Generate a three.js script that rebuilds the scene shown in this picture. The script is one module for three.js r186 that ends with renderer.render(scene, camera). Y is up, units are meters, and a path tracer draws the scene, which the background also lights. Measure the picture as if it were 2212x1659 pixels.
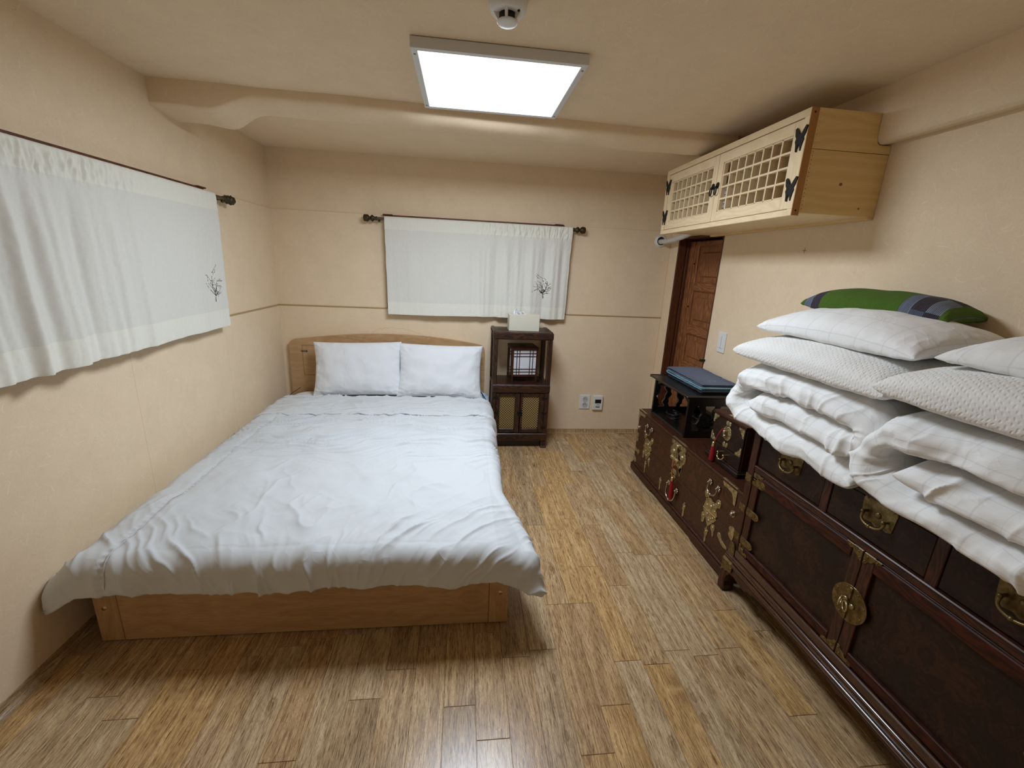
import * as THREE from 'three';
import { mergeGeometries, mergeVertices, toCreasedNormals } from 'three/addons/utils/BufferGeometryUtils.js';
import { RectAreaLightUniformsLib } from 'three/addons/lights/RectAreaLightUniformsLib.js';
import { createNoise2D, createNoise3D } from 'simplex-noise';

// ---------------------------------------------------------------- camera, light, exposure
const scene = new THREE.Scene();
scene.background = new THREE.Color(0x000000);
const camera = new THREE.PerspectiveCamera(2 * Math.atan(829.5 / 930.9) * 180 / Math.PI, 2212 / 1659, 0.05, 50);
camera.position.set(0, 1.45, 0);
camera.rotation.set(-0.26742, -0.11965, 0.047354, 'YXZ');
scene.add(camera);
const renderer = new THREE.WebGLRenderer({ antialias: true });
renderer.toneMapping = THREE.LinearToneMapping;
renderer.toneMappingExposure = 1.0;
renderer.shadowMap.enabled = true;
RectAreaLightUniformsLib.init();
const LAMP = { color: new THREE.Color().setRGB(0.87, 0.985, 1.12), intensity: 30, glow: 2.2 };   // ceiling panel: the only lamp of the room

// ---------------------------------------------------------------- helpers
function rngOf(s) { return () => { s = (s + 0x6d2b79f5) | 0; let t = Math.imul(s ^ (s >>> 15), 1 | s); t = (t + Math.imul(t ^ (t >>> 7), 61 | t)) ^ t; return ((t ^ (t >>> 14)) >>> 0) / 4294967296; }; }
const rnd = rngOf(7);
const rr = (a, b, r = rnd) => a + (b - a) * r();
const n2 = createNoise2D(rngOf(11)), n3 = createNoise3D(rngOf(12));
const clamp = (x, a = 0, b = 1) => Math.min(b, Math.max(a, x));
const smooth = (a, b, x) => { const t = clamp((x - a) / (b - a)); return t * t * (3 - 2 * t); };
const mix = (a, b, t) => a + (b - a) * t;
const V = (x, y, z) => new THREE.Vector3(x, y, z);
const ORG = new WeakMap(), used = new Map();
function numbered(n) { const k = used.get(n) || 0; used.set(n, k + 1); return k ? n + '_' + String(k).padStart(3, '0') : n; }
function merge(list) {
  list = (Array.isArray(list) ? list.flat(9) : [list]);
  const anyIdx = list.some((g) => !g.index) || list.length > 1;
  list = list.map((g) => {
    let q = g.index && anyIdx ? g.toNonIndexed() : g.clone();
    for (const k of Object.keys(q.attributes)) if (!['position', 'normal', 'uv'].includes(k)) q.deleteAttribute(k);
    q.morphAttributes = {};
    return q;
  });
  return list.length === 1 ? list[0] : mergeGeometries(list, false);
}
function tag(o, label, category, group, kind) {
  if (label) o.userData.label = label;
  if (category) o.userData.category = category;
  if (group) o.userData.group = group;
  if (kind) o.userData.kind = kind;
  return o;
}
function thing(name, label, category, pos, group) {
  const o = new THREE.Group(); o.name = numbered(name); o.position.set(...pos); ORG.set(o, pos); scene.add(o);
  return tag(o, label, category, group);
}
function part(name, geos, mat, parent, label) {
  const g = merge(geos), o = ORG.get(parent); g.translate(-o[0], -o[1], -o[2]);
  const m = new THREE.Mesh(g, mat); m.name = name; ORG.set(m, o); parent.add(m);
  if (label) m.userData.label = label;
  return m;
}
function solo(name, label, category, geos, mat, pos, group) {
  const g = merge(geos); g.translate(-pos[0], -pos[1], -pos[2]);
  const m = new THREE.Mesh(g, mat); m.name = numbered(name); m.position.set(...pos); ORG.set(m, pos); scene.add(m);
  return tag(m, label, category, group);
}
function struct(name, geos, mat) {
  const m = new THREE.Mesh(merge(geos), mat); m.name = name; ORG.set(m, [0, 0, 0]); scene.add(m); m.userData.kind = 'structure'; return m;
}
// uv in metres, grain (v) along axis g
function triUV(geo, g = 'y', ou = rr(0, 3), ov = rr(0, 3)) {
  if (geo.index) geo = geo.toNonIndexed();
  const p = geo.attributes.position, uv = new Float32Array(p.count * 2), a = V(), b = V(), c = V(), n = V(), G = 'xyz'.indexOf(g);
  for (let i = 0; i < p.count; i += 3) {
    a.fromBufferAttribute(p, i); b.fromBufferAttribute(p, i + 1); c.fromBufferAttribute(p, i + 2);
    n.subVectors(b, a).cross(c.clone().sub(a));
    const q = [Math.abs(n.x), Math.abs(n.y), Math.abs(n.z)], d = q.indexOf(Math.max(...q));
    let U, W = G;
    if (d === G) { U = (G + 1) % 3; W = (G + 2) % 3; } else U = 3 - d - G;
    [a, b, c].forEach((v, k) => { uv[(i + k) * 2] = v.getComponent(U) + ou; uv[(i + k) * 2 + 1] = v.getComponent(W) + ov; });
  }
  geo.setAttribute('uv', new THREE.BufferAttribute(uv, 2));
  return geo;
}
// chamfered box between two corners
function box(x0, x1, y0, y1, z0, z1, g = 'y', c = 0.002) {
  c = Math.min(c, (x1 - x0) * .45, (y1 - y0) * .45, (z1 - z0) * .45);
  const lo = [x0, y0, z0], hi = [x1, y1, z1], ctr = [(x0 + x1) / 2, (y0 + y1) / 2, (z0 + z1) / 2], pos = [];
  const at = (s, flat) => [0, 1, 2].map((i) => { const e = s[i] > 0 ? hi[i] : lo[i]; return i === flat ? e : e - s[i] * c; });
  const tri = (p, q, r) => {
    const ux = q[0] - p[0], uy = q[1] - p[1], uz = q[2] - p[2], vx = r[0] - p[0], vy = r[1] - p[1], vz = r[2] - p[2];
    const nx = uy * vz - uz * vy, ny = uz * vx - ux * vz, nz = ux * vy - uy * vx;
    const out = nx * (p[0] + q[0] + r[0] - 3 * ctr[0]) + ny * (p[1] + q[1] + r[1] - 3 * ctr[1]) + nz * (p[2] + q[2] + r[2] - 3 * ctr[2]);
    pos.push(...p, ...(out > 0 ? [...q, ...r] : [...r, ...q]));
  };
  const quad = (p, q, r, s) => { tri(p, q, r); tri(p, r, s); };
  for (let i = 0; i < 3; i++) for (const s of [-1, 1]) {
    const j = (i + 1) % 3, k = (i + 2) % 3, m = (a, b) => { const t = [0, 0, 0]; t[i] = s; t[j] = a; t[k] = b; return at(t, i); };
    quad(m(-1, -1), m(1, -1), m(1, 1), m(-1, 1));
    if (s > 0) for (const a of [-1, 1]) for (const b of [-1, 1]) {            // edges along axis i
      const e = (v, flat) => { const t = [0, 0, 0]; t[i] = v; t[j] = a; t[k] = b; return at(t, flat); };
      quad(e(-1, j), e(1, j), e(1, k), e(-1, k));
    }
  }
  for (const a of [-1, 1]) for (const b of [-1, 1]) for (const d of [-1, 1]) tri(at([a, b, d], 0), at([a, b, d], 1), at([a, b, d], 2));
  const geo = new THREE.BufferGeometry();
  geo.setAttribute('position', new THREE.Float32BufferAttribute(pos, 3));
  geo.computeVertexNormals();
  return triUV(geo, g);
}
function shapeOf(pts, curved) {
  const s = new THREE.Shape();
  if (curved) { const c = new THREE.CatmullRomCurve3(pts.map((p) => V(p[0], p[1], 0)), true, 'catmullrom', 0.5).getPoints(pts.length * 5); s.setFromPoints(c.map((p) => new THREE.Vector2(p.x, p.y))); }
  else s.setFromPoints(pts.map((p) => new THREE.Vector2(p[0], p[1])));
  return s;
}
function circleShape(x, y, r, ry = r, n = 18) { const s = []; for (let i = 0; i < n; i++) s.push([x + r * Math.cos(i / n * 2 * Math.PI), y + ry * Math.sin(i / n * 2 * Math.PI)]); return shapeOf(s); }
function rectShape(x0, x1, y0, y1) { return shapeOf([[x0, y0], [x1, y0], [x1, y1], [x0, y1]]); }
function rectHole(x0, x1, y0, y1) { const h = new THREE.Path(); h.setFromPoints([[x0, y0], [x0, y1], [x1, y1], [x1, y0]].map((p) => new THREE.Vector2(...p))); return h; }
function ext(shape, d, bev = 0, g = 'y', seg = 8) {
  const o = { depth: d, bevelEnabled: bev > 0, bevelThickness: bev, bevelSize: bev, bevelOffset: -bev, bevelSegments: 1, curveSegments: seg };
  return triUV(new THREE.ExtrudeGeometry(shape, o), g);
}
// a flat piece drawn in (right, up), thickness towards the viewer: hung on a face that looks to -x / to +z
const onX = (g, x, y, z) => { g = g.clone(); g.rotateY(-Math.PI / 2); g.translate(x, y, z); return g; };
const onZ = (g, x, y, z) => { g = g.clone(); g.translate(x, y, z); return g; };
function tube(pts, r, seg = 40, rad = 8, closed = false) {
  return new THREE.TubeGeometry(new THREE.CatmullRomCurve3(pts, closed), seg, r, rad, closed).toNonIndexed();
}
function cyl(r0, r1, h, x, y, z, n = 20) { const g = new THREE.CylinderGeometry(r0, r1, h, n); g.translate(x, y, z); return g.toNonIndexed(); }
function ball(r, x, y, z, w = 10, h = 8, sx = 1, sy = 1, sz = 1) { const g = new THREE.SphereGeometry(r, w, h); g.scale(sx, sy, sz); g.translate(x, y, z); return g.toNonIndexed(); }
function lathe(pts, n = 32) { return new THREE.LatheGeometry(pts.map((p) => new THREE.Vector2(...p)), n).toNonIndexed(); }
// closed cloth: a sheet fn(u, v) with thickness
function sheetSolid(fn, nu, nv, thick, uvScale) {
  const P = [], N = [], W = nu + 1, H = nv + 1;
  for (let j = 0; j < H; j++) for (let i = 0; i < W; i++) P.push(fn(i / nu, j / nv));
  const at = (i, j) => P[clamp(j, 0, nv) * W + clamp(i, 0, nu)];
  const pos = new Float32Array(W * H * 6), uv = new Float32Array(W * H * 4), idx = [], t1 = V(), t2 = V();
  for (let j = 0; j < H; j++) for (let i = 0; i < W; i++) {
    t1.subVectors(at(i + 1, j), at(i - 1, j)); t2.subVectors(at(i, j + 1), at(i, j - 1));
    const n = V().crossVectors(t2, t1).normalize(), k = j * W + i, p = P[k], th = typeof thick === 'function' ? thick(i / nu, j / nv) : thick;
    pos.set([p.x, p.y, p.z], k * 3); pos.set([p.x - n.x * th, p.y - n.y * th, p.z - n.z * th], (W * H + k) * 3);
    const q = uvScale(i / nu, j / nv); uv.set(q, k * 2); uv.set(q, (W * H + k) * 2);
  }
  const o = W * H;
  for (let j = 0; j < nv; j++) for (let i = 0; i < nu; i++) {
    const a = j * W + i, b = a + 1, c = a + W, d = c + 1;
    idx.push(a, c, b, b, c, d, o + a, o + b, o + c, o + b, o + d, o + c);
  }
  for (let i = 0; i < nu; i++) { const a = i, b = i + 1, c = nv * W + i, d = c + 1; idx.push(a, b, o + a, b, o + b, o + a, c, o + c, d, d, o + c, o + d); }
  for (let j = 0; j < nv; j++) { const a = j * W, b = a + W, c = j * W + nu, d = c + W; idx.push(a, o + a, b, b, o + a, o + b, c, d, o + c, d, o + d, o + c); }
  const g = new THREE.BufferGeometry();
  g.setAttribute('position', new THREE.BufferAttribute(pos, 3)); g.setAttribute('uv', new THREE.BufferAttribute(uv, 2)); g.setIndex(idx); g.computeVertexNormals();
  return g;
}
// stuffed rectangle: half sizes a (x) and b (z), half thickness t; post(v, u, w, side) may bend it
function pillowGeo(a, b, t, o = {}) {
  const { nu = 70, nv = 90, pinch = .05, wr = .006, seed = 0, flat = 1, pow = 2.4, q = .62, post } = o, W = nu + 1, H = nv + 1, pos = [], uv = [], idx = [];
  for (const s of [1, -1]) for (let j = 0; j < H; j++) for (let i = 0; i < W; i++) {
    const su = Math.sin((i / nu * 2 - 1) * Math.PI / 2), sv = Math.sin((j / nv * 2 - 1) * Math.PI / 2);
    const rim = Math.pow(Math.max(0, (1 - Math.pow(Math.abs(su), pow)) * (1 - Math.pow(Math.abs(sv), pow))), q);
    let x = a * su * (1 - pinch * (1 - sv * sv)), z = b * sv * (1 - pinch * .8 * (1 - su * su));
    const e = 1 - Math.min(1, rim * 1.3);
    let y = s * t * (s < 0 ? flat : 1) * rim;
    y += s * Math.min(1, rim * 5) * wr * (n2(x * 7 + seed, z * 7 - seed) * .5 + n2(x * 18 + seed * 2, z * 18) * .22 * (0.3 + e) + Math.pow(1 - Math.abs(n2(x * 6 + z * 4 + seed, z * 15 - x * 6)), 3) * .8 * e);
    const v = V(x, y, z);
    if (post) post(v, su, sv, s);
    pos.push(v.x, v.y, v.z); uv.push(a * su, b * sv);
  }
  // uv follows the cloth round the rim: arc length along each row and column
  for (let s = 0; s < 2; s++) {
    const K = (i, j) => s * W * H + j * W + i, D = (p, q) => Math.hypot(pos[p * 3] - pos[q * 3], pos[p * 3 + 1] - pos[q * 3 + 1], pos[p * 3 + 2] - pos[q * 3 + 2]), ci = nu >> 1, cj = nv >> 1;
    for (let j = 0; j < H; j++) { let d = 0; uv[K(ci, j) * 2] = 0; for (let i = ci + 1; i < W; i++) { d += D(K(i, j), K(i - 1, j)); uv[K(i, j) * 2] = d; } d = 0; for (let i = ci - 1; i >= 0; i--) { d -= D(K(i, j), K(i + 1, j)); uv[K(i, j) * 2] = d; } }
    for (let i = 0; i < W; i++) { let d = 0; uv[K(i, cj) * 2 + 1] = 0; for (let j = cj + 1; j < H; j++) { d += D(K(i, j), K(i, j - 1)); uv[K(i, j) * 2 + 1] = d; } d = 0; for (let j = cj - 1; j >= 0; j--) { d -= D(K(i, j), K(i, j + 1)); uv[K(i, j) * 2 + 1] = d; } }
  }
  const o2 = W * H;
  for (let j = 0; j < nv; j++) for (let i = 0; i < nu; i++) {
    const p = j * W + i, r = p + 1, c = p + W, d = c + 1;
    idx.push(p, c, r, r, c, d, o2 + p, o2 + r, o2 + c, o2 + r, o2 + d, o2 + c);
  }
  const g = new THREE.BufferGeometry();
  g.setAttribute('position', new THREE.Float32BufferAttribute(pos, 3)); g.setAttribute('uv', new THREE.Float32BufferAttribute(uv, 2)); g.setIndex(idx);
  const w = (() => { const m = g.clone(); m.deleteAttribute('uv'); const mm = mergeVertices(m, 1e-5); mm.computeVertexNormals(); return mm; })();
  // smooth normals across the seam, uv kept
  const key = (x, y, z) => Math.round(x * 2e4) + '_' + Math.round(y * 2e4) + '_' + Math.round(z * 2e4), map = new Map();
  for (let i = 0; i < w.attributes.position.count; i++) map.set(key(w.attributes.position.getX(i), w.attributes.position.getY(i), w.attributes.position.getZ(i)), i);
  g.computeVertexNormals();
  for (let i = 0; i < g.attributes.position.count; i++) {
    const k = map.get(key(g.attributes.position.getX(i), g.attributes.position.getY(i), g.attributes.position.getZ(i)));
    if (k !== undefined) g.attributes.normal.setXYZ(i, w.attributes.normal.getX(k), w.attributes.normal.getY(k), w.attributes.normal.getZ(k));
  }
  return g;
}

// ---------------------------------------------------------------- textures
function dataTex(w, h, f, srgb, size, wrap = THREE.MirroredRepeatWrapping) {     // f(u, v, out) writes 0..255
  const d = new Uint8Array(w * h * 4), o = [0, 0, 0];
  for (let y = 0; y < h; y++) for (let x = 0; x < w; x++) {
    f(x / w, y / h, o); const i = (y * w + x) * 4;
    d[i] = clamp(o[0], 0, 255); d[i + 1] = clamp(o[1], 0, 255); d[i + 2] = clamp(o[2], 0, 255); d[i + 3] = 255;
  }
  const t = new THREE.DataTexture(d, w, h, THREE.RGBAFormat); finish(t, srgb, size, wrap); return t;
}
function finish(t, srgb, size, wrap = THREE.RepeatWrapping) {
  t.wrapS = t.wrapT = wrap; t.magFilter = THREE.LinearFilter; t.minFilter = THREE.LinearMipmapLinearFilter; t.generateMipmaps = true;
  if (srgb) t.colorSpace = THREE.SRGBColorSpace;
  if (size) t.repeat.set(1 / size[0], 1 / size[1]);
  t.needsUpdate = true; return t;
}
function canvasTex(w, h, draw, srgb, size, wrap) { const c = document.createElement('canvas'); c.width = w; c.height = h; draw(c.getContext('2d'), w, h); return finish(new THREE.CanvasTexture(c), srgb, size, wrap); }
const lerp3 = (o, a, b, t) => { for (let i = 0; i < 3; i++) o[i] = a[i] + (b[i] - a[i]) * t; };

// mulberry wallpaper: cream with pale and tan fibres
function hanji(ctx, W, H, base, fib, seed, relief) {
  const r = rngOf(seed);
  const im = ctx.createImageData(W, H);
  for (let y = 0; y < H; y++) for (let x = 0; x < W; x++) {
    const i = (y * W + x) * 4, g = (r() - .5), big = n2(x / 300, y / 300) * .5 + n2(x / 90 + 9, y / 90) * .3 + n2(x / 17, y / 17) * .35;
    const k = relief ? big * 8 + g * 34 : big * 4.2 + g * 11;
    im.data[i] = base[0] + k; im.data[i + 1] = base[1] + k; im.data[i + 2] = base[2] + k * .95; im.data[i + 3] = 255;
  }
  ctx.putImageData(im, 0, 0);
  ctx.lineCap = 'round';
  const strand = (len, lw, col) => {
    let x = r() * W, y = r() * H, a = r() * 6.283, b = (r() - .5) * .35;
    ctx.strokeStyle = col; ctx.lineWidth = lw;
    for (const [ox, oy] of [[0, 0], [W, 0], [-W, 0], [0, H], [0, -H]]) {
      if (x + ox < -80 || x + ox > W + 80 || y + oy < -80 || y + oy > H + 80) continue;
      ctx.beginPath(); ctx.moveTo(x + ox, y + oy); let px = x + ox, py = y + oy, q = a;
      for (let s = 0; s < 8; s++) { q += b + (n2(px * .02, py * .02 + seed)) * .25; px += Math.cos(q) * len / 8; py += Math.sin(q) * len / 8; ctx.lineTo(px, py); }
      ctx.stroke();
    }
  };
  for (const [n, l0, l1, w0, w1, col, al] of fib) for (let i = 0; i < n; i++) strand(rr(l0, l1, r), rr(w0, w1, r), `rgba(${col},${(al * rr(.4, 1, r)).toFixed(3)})`);
}
const WP = [234, 211, 179];
const paperMap = canvasTex(2048, 2048, (c, w, h) => {
  hanji(c, w, h, WP, [[5200, 8, 26, .6, 1.1, '196,166,126', .4], [2600, 10, 40, .7, 1.4, '252,242,222', .75], [190, 28, 60, 1.3, 2.4, '255,247,226', .7], [40, 3, 5, 1.5, 2.6, '120,92,60', .5]], 21);
}, true, [1.6, 1.6]);
const paperBump = canvasTex(2048, 2048, (c, w, h) => {
  hanji(c, w, h, [120, 120, 120], [[5200, 8, 26, .8, 1.3, '100,100,100', .5], [2600, 10, 40, .9, 1.6, '165,165,165', .6], [150, 28, 60, 1.6, 2.8, '200,200,200', .8]], 21, true);
}, false, [1.6, 1.6]);

// printed plank vinyl, 0.24 x 1.0 m of grain
function plankTex(seed, base, dark, gold, goldAmt) {
  const kx = [], r = rngOf(seed); for (let i = 0; i < 2; i++) kx.push([r(), r(), rr(.008, .02, r)]);
  const c0 = rr(.2, .8, r);
  return dataTex(512, 2048, (u, v, o) => {
    let x = u * 6, y = v * 25;                                     // cells of about 4 cm
    let wob = n2(x * .3 + seed, y * .05) * .4 + n2(x * .9, y * .14 + seed) * .10;
    let knot = 0;
    for (const k of kx) { const dx = (u - k[0]) * .24, dy = (v - k[1]) * 1.0, d = Math.hypot(dx, dy * .45); knot = Math.max(knot, Math.exp(-d * d / (k[2] * k[2]))); }
    const ring = Math.sin(((x - c0 * 6) * (x - c0 * 6) * .55 + y * .10 + wob * 3.2 + knot * 4) * 3.0);
    const fine = n2(x * 15 + wob * 4, y * .6 + seed), mid = n2(x * 4.6 + wob * 3, y * .2 + seed), pore = n2(x * 21 + wob * 9 + n2(x * 2, y * .5) * .6, y * .62 + seed), pore2 = n2(x * 40 + wob * 10, y * 2.2 + seed), cloud = n2(x * .4 + seed, y * .12);
    let t = .27 + ring * .09 + fine * .13 + mid * .13 + knot * .35;
    const streak = clamp((pore - .30) * 3.2) * clamp(.6 + mid * .9) + .7 * clamp((pore2 - .4) * 3) * clamp(.4 - mid);
    t += streak * .9;
    lerp3(o, base, dark, clamp(t));
    const g = clamp((cloud - .05) * 1.6) * goldAmt; for (let i = 0; i < 3; i++) o[i] = mix(o[i], gold[i] * (1 - .45 * t), g * .8);
    const sp = (n2(u * 900 + seed, v * 900) + 1) * 2.4; o[0] -= sp; o[1] -= sp; o[2] -= sp;
  }, true, [.24, 1.0]);
}
const plankMaps = [
  plankTex(101, [226, 195, 150], [108, 76, 47], [208, 164, 102], .35),
  plankTex(202, [224, 199, 159], [114, 84, 55], [204, 166, 110], .18),
  plankTex(303, [228, 192, 136], [114, 78, 44], [214, 166, 96], .3),
  plankTex(404, [212, 184, 144], [98, 70, 45], [200, 160, 108], .15),
  plankTex(505, [220, 186, 140], [104, 72, 44], [207, 160, 100], .25),
];
const plankBump = dataTex(512, 1024, (u, v, o) => {
  const x = u * 6, y = v * 25, w = n2(x * .35 + 1, y * .09) * .5;
  const p = n2(x * 24 + w * 6, y * .9), f = n2(x * 12 + w * 4, y * .8);
  o[0] = o[1] = o[2] = 150 + f * 26 - clamp((p - .3) * 2.4) * 95;
}, false, [.24, 1.0]);

// general wood
function woodTex(w, h, size, seed, light, dark, o2 = {}) {
  const { rings = 3, wave = 1, fine = .2, pore = .25, contrast = .5, across = 10, cath = .3 } = o2, c0 = rr(.3, .7, rngOf(seed));
  return dataTex(w, h, (u, v, o) => {
    const x = u * across, y = v * across * size[1] / size[0];
    const wob = n2(x * .3 + seed, y * .07) * wave + n2(x * .9, y * .2 + seed) * wave * .25;
    const xx = x - c0 * across, ring = Math.sin((xx * xx * cath + Math.abs(xx) * (1 - cath) + y * .1 + wob * 2) * rings);
    const f = n2(x * 9 + wob * 3, y * .5 + seed), p = clamp((n2(x * 24 + wob * 5, y * 1.6 + seed) - .3) * 2.4);
    lerp3(o, light, dark, clamp(.45 + ring * contrast * .5 + f * fine + p * pore));
  }, true, size);
}
const beechMap = woodTex(512, 1024, [.35, 1.2], 31, [200, 164, 120], [172, 133, 92], { rings: 2.2, wave: 1.6, contrast: .35, fine: .3, pore: .15, across: 7, cath: .4 });
const pineMap = woodTex(512, 1024, [.3, .9], 32, [236, 206, 148], [214, 178, 116], { rings: 4, wave: .5, contrast: .35, fine: .16, pore: .08, across: 7, cath: .1 });
const lightPineMap = woodTex(512, 1024, [.2, .9], 33, [240, 218, 182], [222, 194, 150], { rings: 3, wave: .8, contrast: .4, fine: .2, pore: .1, across: 7, cath: .1 });
const doorMap = woodTex(512, 1024, [.25, 1.0], 34, [164, 106, 62], [108, 63, 34], { rings: 4, wave: 1, contrast: .6, fine: .2, pore: .2, across: 8, cath: .25 });
const darkMap = woodTex(512, 1024, [.2, .9], 35, [84, 43, 22], [31, 14, 8], { rings: 4, wave: 1.2, contrast: .5, fine: .25, pore: .3, across: 8, cath: .3 });
const charMap = woodTex(512, 1024, [.14, .6], 36, [74, 38, 20], [14, 7, 5], { rings: 3.2, wave: 1.4, contrast: .9, fine: .22, pore: .2, across: 7, cath: .35 });
function burlTex(seed, light, dark) {
  return dataTex(1024, 1024, (u, v, o) => {
    let x = u * 5, y = v * 5;
    const ax = n2(x * .7 + seed, y * .7) * 1.3 + n2(x * 2 + 5, y * 2 + seed) * .5, ay = n2(x * .7 + 40, y * .7 + seed) * 1.3 + n2(x * 2 + 60, y * 2) * .5;
    x += ax; y += ay;
    const a = Math.sin(x * 2.4 + y * 1.3 + n2(x * 1.5, y * 1.5) * 2.2), b = n2(x * 6, y * 1.6 + seed), c = n2(x * 18, y * 5), d = n2(u * 2.2 + seed, v * 2.2);
    lerp3(o, dark, light, clamp(.3 + a * .22 + b * .18 + c * .14 + d * .26));
  }, true, [.55, .55]);
}
const burlMap = burlTex(41, [66, 37, 19], [25, 12, 7]), elmMap = (() => dataTex(1024, 1024, (u, v, o) => {     // chest front, bold flame grain
  const x = u * 4, y = v * 4, w = n2(x * .5, y * .8 + 3) * 1.6 + n2(x * 1.6, y * 1.6) * .35;
  const a = Math.sin((x * .5 + w * 1.4 + y * 1.6) * 7), f = n2(x * 3, y * 22 + w * 9), line = clamp((Math.abs(a) < .16 ? 1 : 0) * .8 + clamp((n2(x * 2, y * 30 + w * 12) - .45) * 2));
  lerp3(o, [78, 44, 22], [25, 12, 7], clamp(.24 + a * .16 + f * .2 + line * .5));
}, true, [.6, .6]))();
const brassMap = dataTex(512, 512, (u, v, o) => {
  const a = n2(u * 5, v * 5) * .5 + n2(u * 14 + 3, v * 14) * .3 + n2(u * 60, v * 60) * .2; lerp3(o, [212, 196, 150], [126, 108, 72], clamp(.40 + a * .7));
}, true, [.18, .18]);
const brassRough = dataTex(512, 512, (u, v, o) => { const a = n2(u * 7 + 9, v * 7) * .5 + n2(u * 40, v * 40) * .3; o[0] = o[1] = o[2] = 96 + a * 50; }, false, [.18, .18]);
const weaveBump = dataTex(512, 512, (u, v, o) => { const a = Math.sin(u * Math.PI * 128) * Math.sin(v * Math.PI * 128), b = n2(u * 20, v * 20), c = n2(u * 70, v * 70); o[0] = o[1] = o[2] = 128 + a * 40 + b * 26 + c * 24; }, false, [.12, .12]);
const crumpleBump = dataTex(1024, 1024, (u, v, o) => {                                 // weave with fine creases of washed cotton
  const x = u * 5, y = v * 5, wx = x + .25 * n2(x * .8, y * .8 + 5), wy = y + .25 * n2(x * .8 + 9, y * .8), rg = (s, p) => Math.pow(1 - Math.abs(s), p);
  const a = rg(n2(wx * .7 + wy * .5, wy * .6 - wx * .3 + 3), 4) * 80 * clamp(.4 + n2(x * .5, y * .5)) + rg(n2(wx * 1.7 - wy, wy * 1.1 + 8), 5) * 30 * clamp(.3 + n2(x * .6 + 7, y * .6)) + n2(x * 2.2, y * 2.2) * 10 + n2(x * 24, y * 24) * 4;
  o[0] = o[1] = o[2] = 100 + a;
}, false, [.55, .55]);
const checkMap = canvasTex(1024, 1024, (c, w, h) => {                                  // white cloth woven with pale grey windowpanes
  c.fillStyle = '#ecebe8'; c.fillRect(0, 0, w, h);
  for (let i = 0; i < 4; i++) { const p = i * 256 + 60, t = i % 2 ? 22 : 5; c.fillStyle = i % 2 ? 'rgba(207,207,207,.42)' : 'rgba(196,196,196,.38)'; c.fillRect(p, 0, t, h); c.fillRect(0, p + 70, w, t); }
}, true, [.2, .2]);
const puckerBump = dataTex(1024, 1024, (u, v, o) => {                                  // seersucker: staggered little lens-shaped puckers
  const R = 24, C = 17, w = n2(u * 6, v * 6) * .25; let row = v * R + w, k = Math.floor(row), cx = u * C + (k % 2 ? .5 : 0) + n2(k * 3.1, Math.floor(u * C)) * .2, fx = cx - Math.floor(cx) - .5, fy = row - k - .5;
  const d = Math.hypot(fx * 2.5, fy * 2.9 + fx * 1.2);
  o[0] = o[1] = o[2] = 215 - 165 * smooth(1.1, .15, d) + n2(u * 60, v * 60) * 12;
}, false, [.26, .26], THREE.RepeatWrapping);
const terryBump = dataTex(512, 512, (u, v, o) => { o[0] = o[1] = o[2] = 128 + n2(u * 90, v * 90) * 70 + n2(u * 30, v * 30) * 40; }, false, [.1, .1]);

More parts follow.
